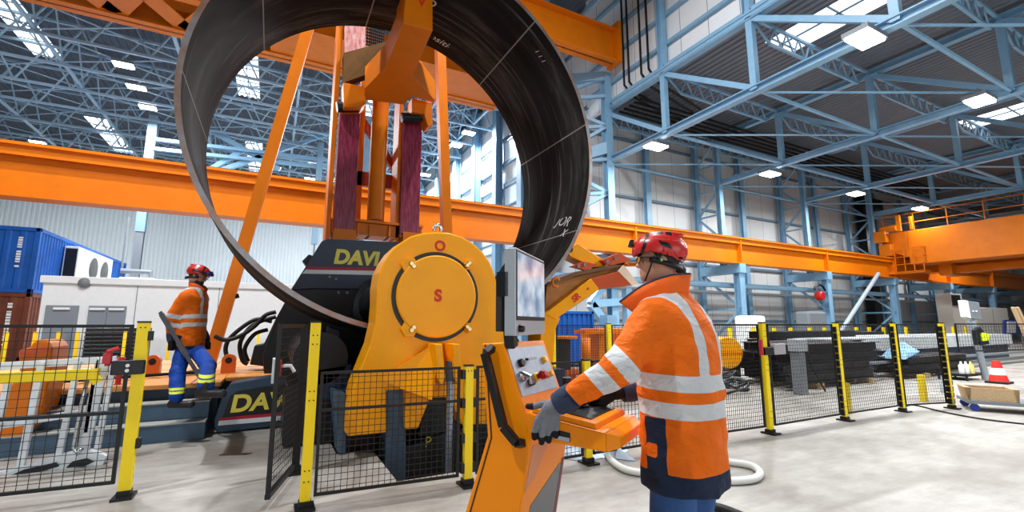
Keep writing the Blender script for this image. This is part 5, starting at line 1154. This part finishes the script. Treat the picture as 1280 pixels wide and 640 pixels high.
def cloth_mat(name, base, layers, rough=.7, bump=.35, bscale=14, dark=.82):
    m = bpy.data.materials.new(name); m.use_nodes = True; nt = m.node_tree; b = nt.nodes['Principled BSDF']; L = nt.links.new
    tc = nt.nodes.new('ShaderNodeTexCoord'); n = nt.nodes.new('ShaderNodeTexNoise'); n.inputs['Scale'].default_value = 9; n.inputs['Detail'].default_value = 6; L(tc.outputs['Object'], n.inputs['Vector'])
    mx = nt.nodes.new('ShaderNodeMix'); mx.data_type = 'RGBA'; mx.inputs[6].default_value = hexc(*base); mx.inputs[7].default_value = hexc(*[int(c * dark) for c in base]); L(n.outputs[0], mx.inputs[0]); cur = mx.outputs[2]; rg = None
    for at_, c in layers:
        a = nt.nodes.new('ShaderNodeAttribute'); a.attribute_name = at_; r = nt.nodes.new('ShaderNodeMapRange'); r.inputs[1].default_value = .0008; r.inputs[2].default_value = -.0008; L(a.outputs['Fac'], r.inputs[0])
        x = nt.nodes.new('ShaderNodeMix'); x.data_type = 'RGBA'; x.inputs[7].default_value = hexc(*c); L(r.outputs[0], x.inputs[0]); L(cur, x.inputs[6]); cur = x.outputs[2]
    L(cur, b.inputs['Base Color']); b.inputs['Roughness'].default_value = rough; b.inputs['Specular IOR Level'].default_value = .2 if rough > .4 else .5
    if bump:
        mp = nt.nodes.new('ShaderNodeMapping'); mp.inputs['Rotation'].default_value = (.4, .5, .3); mp.inputs['Scale'].default_value = (1, 1, 1.8); L(tc.outputs['Object'], mp.inputs[0])
        n2 = nt.nodes.new('ShaderNodeTexNoise'); n2.inputs['Scale'].default_value = bscale; n2.inputs['Detail'].default_value = 3; n2.inputs['Distortion'].default_value = .6; L(mp.outputs[0], n2.inputs['Vector'])
        bp = nt.nodes.new('ShaderNodeBump'); bp.inputs['Strength'].default_value = bump; bp.inputs['Distance'].default_value = .03; L(n2.outputs[0], bp.inputs['Height']); L(bp.outputs[0], b.inputs['Normal'])
    return m
M_SKIN = mat('skin', (196, 142, 116), .5, var=.15, vscale=14)
M_HAIR = mat('grey_hair', (62, 54, 50), .8, var=.4, vscale=60)
SILV = (206, 208, 210); NAVY = (30, 42, 66)
M_JACK = cloth_mat('hivis_jacket', (252, 114, 10), [('navy', NAVY), ('patch', (252, 114, 10)), ('silver', SILV)], dark=.86, bump=.6)
M_JEAN = cloth_mat('blue_jeans', (62, 104, 168), [], dark=.6, bump=.5, bscale=10)
M_TROU = cloth_mat('work_trousers', (22, 76, 176), [('silver', (222, 232, 60))], dark=.7, bump=.4)
M_GLOVE = cloth_mat('work_glove', (128, 130, 138), [('black', (24, 24, 28))], bump=.25, bscale=40)
M_HELM = cloth_mat('safety_helmet', (206, 40, 36), [('black', (26, 24, 26)), ('trim', (235, 120, 110))], rough=.28, bump=0, dark=.92)
def person(name, label, J, S=1., res=.012):
    hip = np.asarray(J['hip']); base = np.array([hip[0], hip[1], 0]); B = frame(J['phi']); loc = lambda P: (P - base) @ B.T
    wl = lambda x, y, z: base + B[0] * x + B[1] * y + UP * z
    t = thing(name, label, 'person', (base[0], base[1], J.get('z0', 0)))
    prof = np.array(J['torso'])      # z, rx, ry, cx, cy
    hc = np.asarray(J['head']); HB = frame(J['hphi'], J['hpitch']); hs = J.get('hs', 1.); hl = lambda P: (P - hc) @ HB.T / hs
    hw = lambda x, y, z: hc + (HB[0] * x + HB[1] * y + HB[2] * z) * hs
    neck = wl(prof[-1, 3], prof[-1, 4], prof[-1, 0])
    arms = J['arms']; legs = J['legs']
    def torso(P, off=0.):
        L = loc(P); z = L[:, 2]; rx, ry, cx, cy = [np.interp(z, prof[:, 0], prof[:, k]) for k in (1, 2, 3, 4)]
        rx = rx + off; ry = ry + off
        d = ((np.abs((L[:, 0] - cx) / rx) ** 2.4 + np.abs((L[:, 1] - cy) / ry) ** 2.4) ** (1 / 2.4) - 1) * np.minimum(rx, ry)
        return np.maximum(d, np.maximum(prof[0, 0] - z, z - prof[-1, 0]))
    # ---- the body (skin): head with face, neck, trunk, limbs, hands
    def head(P):
        L = hl(P); X = np.abs(L[:, 0]); LA = np.stack([X, L[:, 1], L[:, 2]], 1)
        d = smin(ell(L, (0, -.012, .03), (.076, .098, .095)), ell(L, (0, .03, -.052), (.058, .062, .066)), .03)
        d = smin(d, ell(L, (0, .072, -.092), (.026, .022, .022)), .02)                       # chin
        d = smin(d, chain(L, [(0, .088, .012), (0, .104, -.018), (0, .110, -.030)], [.009, .011, .013], .01), .012)   # nose
        d = smin(d, ell(LA, (.016, .098, -.034), (.010, .011, .008)), .006)
        d = smin(d, ell(LA, (.031, .088, .024), (.022, .010, .007)), .010)                   # brow
        d = smin(d, ell(LA, (.044, .072, -.022), (.020, .016, .014)), .02)                   # cheekbone
        d = np.maximum(d, -ell(LA, (.031, .098, .006), (.016, .012, .010)))                  # sockets
        d = np.minimum(d, ell(LA, (.031, .082, .006), (.013, .012, .010)))                   # eyeball
        d = smin(d, ell(L, (0, .090, -.056), (.024, .010, .006)), .006); d = smin(d, ell(L, (0, .088, -.068), (.020, .010, .006)), .006)   # lips
        e = ell(LA, (.081, -.010, -.006), (.009, .019, .030)); e = np.maximum(e, -ell(LA, (.090, -.004, -.004), (.008, .010, .018)))
        return smin(d, e, .008) * hs
    def body(P):
        d = head(P)
        d = smin(d, capd(P, neck - UP * .08, hw(0, -.02, -.06), .062, .058), .025)
        d = smin(d, torso(P, -.035), .03)
        for a in arms:
            d = smin(d, chain(P, [a['s'], a['e'], a['w']], [.048, .042, .03]), .03); d = smin(d, hand(P, a, -.005), .012)
        for g in legs: d = smin(d, chain(P, [g['h'], g['k'], g['a']], [.075, .05, .036]), .04)
        return d
    def hand(P, a, off):
        d = chain(P, [a['w'], a['palm']], [.032, .034]) - off * .6
        for q, r in zip(a['fingers'], a['fr']): d = smin(d, chain(P, q, [r + off, r + off, r * .92 + off, r * .85 + off][:len(q)], .006), .008)
        return d
    pts = [hc + UP * .2, hc - UP * .2] + [a[k] for a in arms for k in ('s', 'e', 'w', 'palm')] + [g[k] for g in legs for k in ('h', 'k', 'a', 'toe')] + [q for a in arms for f in a['fingers'] for q in f]
    pts = np.array(pts); lo = pts.min(0) - .16; hi = pts.max(0) + .16
    sdf_obj('body', body, lo, hi, res, M_SKIN, t)
    # finer head is the same surface: rebuilt at a finer grid would split the body, so the body grid is used throughout
    # ---- jacket
    hem = prof[0, 0]
    def jacket(P):
        d = torso(P, 0)
        for a in arms:
            cuff = a['w'] + (a['e'] - a['w']) * .05
            c_ = chain(P, [a['s'], a['e'], cuff], [.088 * S, .072 * S, .05 * S], .03); d = smin(d, c_, .05)
        L = loc(P)
        d = d + folds(P, 1., .0055) + .008 * S * np.sin(L[:, 2] * 60 + 5 * L[:, 0] + 3 * np.sin(L[:, 1] * 20)) * np.exp(-((L[:, 2] - hem - .3) / .16) ** 2) * .35
        return d
    zb1, zb2, bw = J['band1'], J['band2'], J['bw']
    def jattr(V):
        L = loc(V); z = L[:, 2]; da = [chain(V, [a['s'], a['e'], a['w']], [0, 0, 0]) for a in arms]
        dt = torso(V); onarm = np.min(da, 0) * 1.0 - .09 * S - np.clip(.0 - dt, 0, 1) * 0
        sl = np.full(len(V), 1.); nv = np.full(len(V), 1.)
        istorso = (dt < .02)
        for zb in (zb1, zb2): sl = np.where(istorso, np.minimum(sl, np.abs(z - zb - .04 * (L[:, 1])) - bw), sl)
        vs = np.maximum(np.abs(np.abs(L[:, 0] - np.interp(z, prof[:, 0], prof[:, 3])) - J.get('vs', .105 * S)) - bw * .85, zb1 - z); vs = np.maximum(vs, z - (prof[-1, 0] + .02)); sl = np.where(dt < .03, np.minimum(sl, vs), sl)
        nv = np.where(istorso, np.minimum(nv, z - hem - J['hemw']), nv)
        an = np.degrees(np.arctan2(L[:, 1], -L[:, 0] * J['side'])); pn = np.maximum(np.abs(an - 8) * .0035 - .052, z - (zb2 - bw - .002)) + (0. if J.get('panel', True) else 9.); nv = np.where(istorso & (L[:, 0] * J['side'] < 0), np.minimum(nv, pn), nv)
        pt = np.where(istorso, np.maximum(np.abs(an - 14) * .0035 - .03, np.abs(z - (hem + .17 * S)) - .028 * S), 1.); pt = np.where(L[:, 0] * J['side'] < 0, pt, 1.)
        for a in arms:
            u = a['w'] - a['s']; lt = np.linalg.norm(u); u = u / lt; T = (V - a['s']) @ u
            near = (chain(V, [a['s'], a['e'], a['w']], [0, 0, 0]) < .125 * S) & ((dt > .012) | (T > .16))
            l1, lv = 0., lt
            for tb in a['bands']: sl = np.where(near & (np.abs(T - tb * lt) < bw * 2.2), np.minimum(np.where(T > .12, np.abs(T - tb * lt) - bw * 1.05, sl), 1.), sl)
            nv = np.where(near & (T > .2), np.maximum(-(T - (l1 + lv) * .93), -1.), nv); pt = np.where(near & (T > .2), 1., pt)
        return {'silver': sl, 'navy': nv, 'patch': pt}
    jp = np.array([hc] + [wl(x, y, z) for x in (-.3, .3) for y in (-.3, .3) for z in (hem, prof[-1, 0])] + [a[k] for a in arms for k in ('s', 'e', 'w')]); 
    jl = jp.min(0) - .05; jh = jp.max(0) + .1; jh[2] = prof[-1, 0] + .03; jl[2] = min(hem, min(a['w'][2] for a in arms) - .08) - .03
    jk = sdf_obj('jacket', jacket, jl, jh, res, M_JACK, t, jattr)
    # ---- collar, standing and open at the front
    bk = J['collar']; base_l = bk['base']; top_l = bk['top']
    def loft(pl, sgn): return smoothp([np.array((p[0] * sgn, p[1], p[2])) for p in pl], 6)
    b = MB(); lb = loft(base_l, 1); lt = loft(top_l, 1); rb_ = loft(base_l, -1)[::-1]; rt = loft(top_l, -1)[::-1]
    bot = rb_[:-1] + lb; tp = rt[:-1] + lt; n = len(bot); vs = []
    for i in range(n):
        for f in (0, .33, .66, 1.): vs.append(wl(*(np.array(bot[i]) * (1 - f) + np.array(tp[i]) * f)))
    b.add(vs, [(i * 4 + j, (i + 1) * 4 + j, (i + 1) * 4 + j + 1, i * 4 + j + 1) for i in range(n - 1) for j in range(3)])
    cm = b.build('collar', mat('collar_orange', (250, 106, 12), .7, var=.12), jk, smooth=True); so = cm.modifiers.new('thick', 'SOLIDIFY'); so.thickness = .012 * S; so.offset = 0
    b = MB(); b.tube([wl(*p) for p in tp], .007 * S, 6); b.build('collar_trim', mat('navy_trim', NAVY, .7), jk, smooth=True)
    # ---- trousers, boots
    def trous(P):
        d = None
        for g in legs:
            e = chain(P, [g['h'], g['k'], g['a'] + (g['k'] - g['a']) * .06], [.098 * S, .088 * S, .085 * S], .03); d = e if d is None else smin(d, e, .03)
        L = loc(P); d = smin(d, np.maximum(ell(L, (0, 0, J['hip'][2]), (.155 * S, .12 * S, .12 * S)), L[:, 2] - hem - .15), .04)
        return d + folds(P, .8, .004)
    def tattr(V):
        s_ = np.full(len(V), 1.)
        for g in legs:
            for zz in J.get('shin', []): 
                dl = capd(V, g['k'], g['a'], 0, 0); q = np.abs(V[:, 2] - g['a'][2] - zz) - .013; s_ = np.where(dl < .13, np.minimum(s_, q), s_)
        return {'silver': s_}
    lp = np.array([g[k] for g in legs for k in ('h', 'k', 'a')]); ll_ = lp.min(0) - .25; lh = lp.max(0) + .25
    sdf_obj('trousers', trous, ll_, lh, res * 1.1, J['trmat'], t, tattr)
    for g in legs:
        heel = g['a'] - (g['toe'] - g['a']) * np.array([.35, .35, 0]); heel[2] = g['toe'][2]
        def boot(P): 
            d = smin(chain(P, [heel, g['toe']], [.045 * S, .048 * S]), capd(P, g['a'] * .5 + heel * .5, g['a'] + UP * .02, .048 * S, .046 * S), .03); return np.maximum(d, g['toe'][2] - .04 - P[:, 2])
        q = np.array([heel, g['toe'], g['a']]); sdf_obj('boot', boot, q.min(0) - .12, q.max(0) + .15, res, mat('boot_black', (34, 32, 32), .5), t)
    # ---- gloves
    for a in arms:
        tips = np.array([f[-1] for f in a['fingers']])
        def gl(P):
            d = hand(P, a, .0015); return np.maximum(d, (P - a['w']) @ ((a['w'] - a['palm']) / np.linalg.norm(a['w'] - a['palm'])) - .03)
        def ga(V): return {'black': np.min(np.linalg.norm(V[:, None] - tips[None], axis=2), 1) - .028 if not a.get('dark') else np.full(len(V), -1.)}
        q = np.array([a['w'], a['palm']] + [p for f in a['fingers'] for p in f]); sdf_obj('glove', gl, q.min(0) - .06, q.max(0) + .06, res * .5, M_GLOVE, t, ga)
        # knitted navy cuff
        c0_ = a['w'] + (a['e'] - a['w']) * .16; c1_ = a['w'] + (a['palm'] - a['w']) * .55
        b = MB(); b.tube([c0_, c0_ * .6 + c1_ * .4, c1_], [.056 * S, .056 * S, .05 * S], 20); b.build('cuff', mat('navy_cuff', (44, 56, 84), .7, var=.3, bump=.4, bscale=20), jk, smooth=True, auto=60)
    # ---- hair, helmet, strap, glasses
    def hair(P):
        L = hl(P); d = ell(L, (0, -.012, .03), (.080, .102, .099)); d = np.maximum(d, L[:, 1] - .015 - .5 * L[:, 2]); return np.maximum(d, -.075 - L[:, 2] + .15 * np.abs(L[:, 0]))
    sdf_obj('hair', hair, hc - .2, hc + .2, res * .6, M_HAIR, t)
    def helm(P):
        L = hl(P); o = ell(L, (0, -.006, .055), (.108, .145, .108)); i = ell(L, (0, -.006, .045), (.098, .135, .10))
        rim = .026 - .45 * np.clip(-L[:, 1] - .05, 0, .2) * 1.1 + .012 * np.sin(L[:, 1] * 26)
        d = np.maximum(np.maximum(o, -i), rim - L[:, 2])
        ridge = ell(np.stack([np.abs(L[:, 0]), L[:, 1], L[:, 2]], 1), (.045, -.03, .135), (.012, .10, .02)); return smin(d, ridge, .012)
    def hat(V):
        L = hl(V); X = np.abs(L[:, 0])
        v1 = np.maximum(np.abs(L[:, 1] + .02 - .5 * (L[:, 2] - .08)) - .024, np.abs(L[:, 2] - .082 - .3 * L[:, 1]) - .014); v1 = np.where(X > .06, v1, 1.)
        v2 = np.minimum(np.maximum(np.abs(L[:, 1] - .0) - .016, np.abs(X - .062) - .010), np.maximum(np.abs(L[:, 1] + .045) - .016, np.abs(X - .062) - .010)); v2 = np.where(L[:, 2] > .11, v2, 1.)
        st = np.abs(L[:, 1] - .085 + .3 * (L[:, 2] - .06)) - .009
        return {'black': np.minimum(np.minimum(v1, v2), st), 'trim': np.abs(L[:, 2] - .125 - .1 * L[:, 1] + .2 * X) - .0015}
    hm = sdf_obj('helmet', helm, hc - .22, hc + .24, res * .55, M_HELM, t, hat)
    b = MB(); n = 28; vs = []
    ring_ = [(.086 * math.sin(a_), -.014 + .106 * math.cos(a_), .012 - .06 * (1 - math.cos(a_)) / 2) for a_ in np.linspace(.9, 2 * PI - .9, n)]
    for p in ring_: vs += [hw(p[0], p[1], p[2] - .012), hw(p[0], p[1], p[2] + .014)]
    b.add(vs, [(2 * i, 2 * i + 2, 2 * i + 3, 2 * i + 1) for i in range(n - 1)]); o = b.build('headband', M_RUB, hm, smooth=True); o.modifiers.new('thick', 'SOLIDIFY').thickness = .006
    b = MB(); b.lathe(hw(0, -.119, -.048), -HB[1], [(.022, 0), (.024, .006), (.018, .016)], 16); b.build('adjuster_knob', mat('knob_slate', (50, 58, 78), .4), hm, smooth=True, auto=40)
    b = MB(); b.hexa([hw(-.03, .135, .075), hw(.03, .135, .075), hw(.03, .16, .08), hw(-.03, .16, .08), hw(-.026, .125, .115), hw(.026, .125, .115), hw(.026, .15, .118), hw(-.026, .15, .118)]); b.build('headlamp', M_BK, hm, bevel=.006)
    for s_ in (-1, 1):
        b = MB(); b.tube([hw(s_ * .078, .03, .02), hw(s_ * .07, .05, -.04), hw(s_ * .035, .075, -.11)], .004, 6); b.build('chin_strap', M_RUB, hm)
    b = MB()
    for s_ in (-1, 1):
        b.tube([hw(s_ * .08, -.01, .012), hw(s_ * .078, .05, .012), hw(s_ * .064, .098, .012)], .003, 6)
        rim_ = [hw(s_ * (.035 + .028 * math.cos(a_)), .113 - .012 * abs(.035 + .028 * math.cos(a_)) / .06 - .0, .004 + .017 * math.sin(a_)) for a_ in np.linspace(0, 2 * PI, 18)]
        b.tube(rim_, .0025, 6, caps=False)
    b.tube([hw(-.008, .114, .01), hw(.008, .114, .01)], .0025, 6); gls = b.build('glasses_frame', M_BK, t)
    b = MB()
    for s_ in (-1, 1):
        b.prism([hw(s_ * (.035 + .027 * math.cos(a_)), .1125 - .012 * abs(.035 + .027 * math.cos(a_)) / .06, .004 + .016 * math.sin(a_)) for a_ in np.linspace(0, 2 * PI, 17)[:-1]], HB[1] * .001)
    b.build('lens', mat('amber_lens', (190, 140, 60) if J.get('amber') else (40, 44, 60), .08), gls)
    if J.get('goggles'):
        b = MB(); b.tube([hw(.1 * math.sin(a_), .015 + .132 * math.cos(a_), .075) for a_ in np.linspace(-1.9, 1.9, 24)], .014, 8); b.build('goggle_strap', M_BK, hm)
        b = MB(); b.tube([hw(.085 * math.sin(a_), .03 + .125 * math.cos(a_), .072) for a_ in np.linspace(-.8, .8, 12)], .024, 8); b.build('goggle_lens', mat('goggle_blue', (60, 60, 130), .1), hm, smooth=True)
        def beard(P):
            L = hl(P); return np.maximum(smin(ell(L, (0, .032, -.056), (.062, .066, .068)), ell(L, (0, .074, -.094), (.030, .026, .026)), .02), np.maximum(L[:, 2] + .038, -.02 - L[:, 1]))
        sdf_obj('beard', beard, hc - .2, hc + .2, res * .6, M_HAIR, t)
    for s_ in (-1, 1):
        b = MB(); b.lathe(hw(s_ * .083, -.004, -.004), HB[0] * s_, [(.006, 0), (.006, .008), (.003, .012)], 10); b.build('earplug', mat('earplug_green', (120, 220, 130), .4), t, smooth=True)
    return t

# ---- the operator at the console
fo = 2.12; ophi = math.radians(-44)
hipO = at(856, 590, f=fo); baseO = np.array([hipO[0], hipO[1], 0]); BO = frame(ophi)
def ol(x, y, z): return baseO + BO[0] * x + BO[1] * y + UP * z
V3 = lambda u, v, f: at(u, v, f=f)
torsoO = [(.705, .20, .168, 0, 0), (.95, .195, .165, 0, 0), (1.12, .20, .17, 0, .0), (1.30, .215, .175, 0, .015), (1.41, .215, .16, 0, .03), (1.475, .17, .13, 0, .035), (1.53, .10, .10, 0, .04), (1.56, .08, .085, 0, .04)]
lsO = ol(-.185, .03, 1.41); rsO = ol(.185, .04, 1.41)
leO = V3(775, 460, 1.93); lwO = V3(706, 500, 2.045)
armL = dict(s=lsO, e=leO, w=lwO, palm=V3(690, 509, 2.075), fr=[.0135, .0138, .0135, .0125, .014], bands=(.44, .65),
    fingers=[[V3(681, 511, 2.075), V3(672, 526, 2.09), V3(668, 540, 2.10), V3(668, 547, 2.10)], [V3(686, 513, 2.075), V3(680, 530, 2.085), V3(677, 546, 2.095), V3(677, 553, 2.095)], [V3(692, 514, 2.075), V3(688, 531, 2.085), V3(686, 545, 2.09), V3(686, 551, 2.09)], [V3(697, 513, 2.075), V3(696, 528, 2.08), V3(695, 540, 2.085), V3(695, 545, 2.085)], [V3(694, 505, 2.09), V3(679, 505, 2.11), V3(667, 508, 2.125), V3(660, 508, 2.125)]])
armR = dict(s=rsO, e=V3(826, 478, 2.40), w=V3(786, 489, 2.395), palm=V3(771, 491, 2.375), dark=True, fr=[.0125, .013, .0125, .0115, .014], bands=(.5, .62),
    fingers=[[V3(764, 489, 2.375), V3(755, 488, 2.36), V3(748, 494, 2.35)], [V3(763, 492, 2.37), V3(754, 493, 2.355), V3(748, 499, 2.35)], [V3(764, 495, 2.365), V3(756, 498, 2.35), V3(750, 504, 2.35)], [V3(766, 498, 2.36), V3(759, 502, 2.35), V3(754, 507, 2.35)], [V3(770, 486, 2.36), V3(760, 483, 2.335), V3(752, 484, 2.33)]])
JO = dict(hip=ol(0, 0, .80), phi=ophi, torso=torsoO, head=V3(823, 327, 2.13), hs=.88, hphi=math.radians(-80), hpitch=math.radians(2), arms=[armL, armR],
    legs=[dict(h=ol(-.09, .0, .80), k=ol(-.10, .03, .47), a=ol(-.11, .0, .10), toe=ol(-.12, .15, .042)), dict(h=ol(.09, .0, .80), k=ol(.10, .03, .47), a=ol(.11, -.02, .10), toe=ol(.13, .13, .042))],
    band1=at(850, 478, f=1.965)[2], band2=at(850, 513, f=1.965)[2], bw=.033, vs=.088, hemw=.085, side=1, trmat=M_JEAN, amber=True,
    collar=dict(base=[(0, -.055, 1.53), (-.075, -.01, 1.505), (-.095, .07, 1.475), (-.06, .15, 1.43)], top=[(0, -.075, 1.625), (-.085, -.02, 1.615), (-.115, .10, 1.575), (-.10, .235, 1.505)]))
person('person', 'operator in orange hi-vis jacket, blue jeans and red helmet at the console', JO, 1., .0125)

# ---- the worker on the steps at the left
fw_ = 6.0; wphi = math.radians(76)
hipW = at(237, 428, f=fw_); baseW = np.array([hipW[0], hipW[1], 0]); BW = frame(wphi)
def wl2(x, y, z): return baseW + BW[0] * x + BW[1] * y + UP * z
def zat(u, v): return at(u, v, f=fw_)[2]
zh, zs_ = zat(237, 431), zat(237, 366)
rF = at(221, 497, z=.54); lF = at(257, 484, z=.74)
rT = rF + W(.16, .02); rT[2] = .41 + .05; lT = lF + W(.17, .02); lT[2] = .62 + .05
torsoW = [(zh - .06, .19, .16, 0, 0), (zh + .12, .19, .16, 0, 0), (zh + .3, .2, .165, 0, -.01), (zs_ - .08, .21, .16, 0, -.01), (zs_ + .02, .15, .12, 0, 0), (zs_ + .08, .08, .08, 0, .02)]
sR = wl2(.17, -.02, zs_ - .06); sL = wl2(-.17, .02, zs_ - .06)
wr = at(214, 421, f=fw_ - .22); ha = at(215, 431, f=fw_ - .22)
def fist(p, q):   # fingers closing round a bar through q
    return [[p + UP * (-.01 * i) + W(.0, .02), q + UP * (-.022 * i + .01) + W(.035, -.02), q + UP * (-.022 * i + .01) + W(.03, -.045), q + UP * (-.022 * i + .01) + W(.0, -.05)] for i in range(4)] + [[p, q + UP * .03 + W(-.01, -.04), q + UP * .03 + W(.02, -.055)]]
aR = dict(s=sR, e=at(214, 397, f=fw_ - .2), w=wr, palm=ha, dark=True, fr=[.014] * 5, bands=(.52, .72), fingers=fist(ha, ha))
wl_ = at(256, 420, f=fw_ + .22); hl_ = at(260, 430, f=fw_ + .2)
aL = dict(s=sL, e=at(246, 398, f=fw_ + .24), w=wl_, palm=hl_, dark=True, fr=[.014] * 5, bands=(.52, .72), fingers=fist(hl_, hl_))
JW = dict(hip=wl2(0, 0, zh - .04), z0=.41, phi=wphi, torso=torsoW, head=at(247, 346, f=fw_), hphi=math.radians(80), hpitch=math.radians(-16), arms=[aR, aL],
    legs=[dict(h=at(230, 435, f=fw_ - .09), k=at(222, 466, f=np.dot(rF, F0) * .6 + (fw_ - .09) * .4), a=rF, toe=rT), dict(h=at(244, 435, f=fw_ + .09), k=at(260, 458, f=np.dot(lF, F0) * .5 + (fw_ + .09) * .5), a=lF, toe=lT)],
    band1=zat(237, 396), band2=zat(237, 406), bw=.026, hemw=.05, side=-1, panel=False, shin=[.06, .10], trmat=M_TROU, goggles=True,
    collar=dict(base=[(0, -.07, zs_ + .05), (-.075, -.01, zs_ + .04), (-.08, .06, zs_ + .02), (-.04, .11, zs_ - .02)], top=[(0, -.08, zs_ + .13), (-.08, -.02, zs_ + .13), (-.085, .07, zs_ + .1), (-.045, .13, zs_ + .05)]))
person('person', 'worker in orange hi-vis jacket and blue trousers stepping up with a long bar', JW, .95, .017)
b0 = at(200, 390, f=fw_ - .3); b1 = at(256, 482, f=fw_ - .3)
b = MB(); b.bar(b0, b1, .045, .012, up=F0); b.bar(b0 + (b1 - b0) * .03, b0 + (b1 - b0) * .3, .06, .014, up=F0); b.bar(b0 + (b1 - b0) * .42, b0 + (b1 - b0) * .6, .06, .025, up=F0)
tag(b.build('pry_bar', mat('bar_steel', (112, 112, 118), .45, .5, var=.4, vscale=10)), 'long flat steel bar held by the worker on the steps', 'bar')
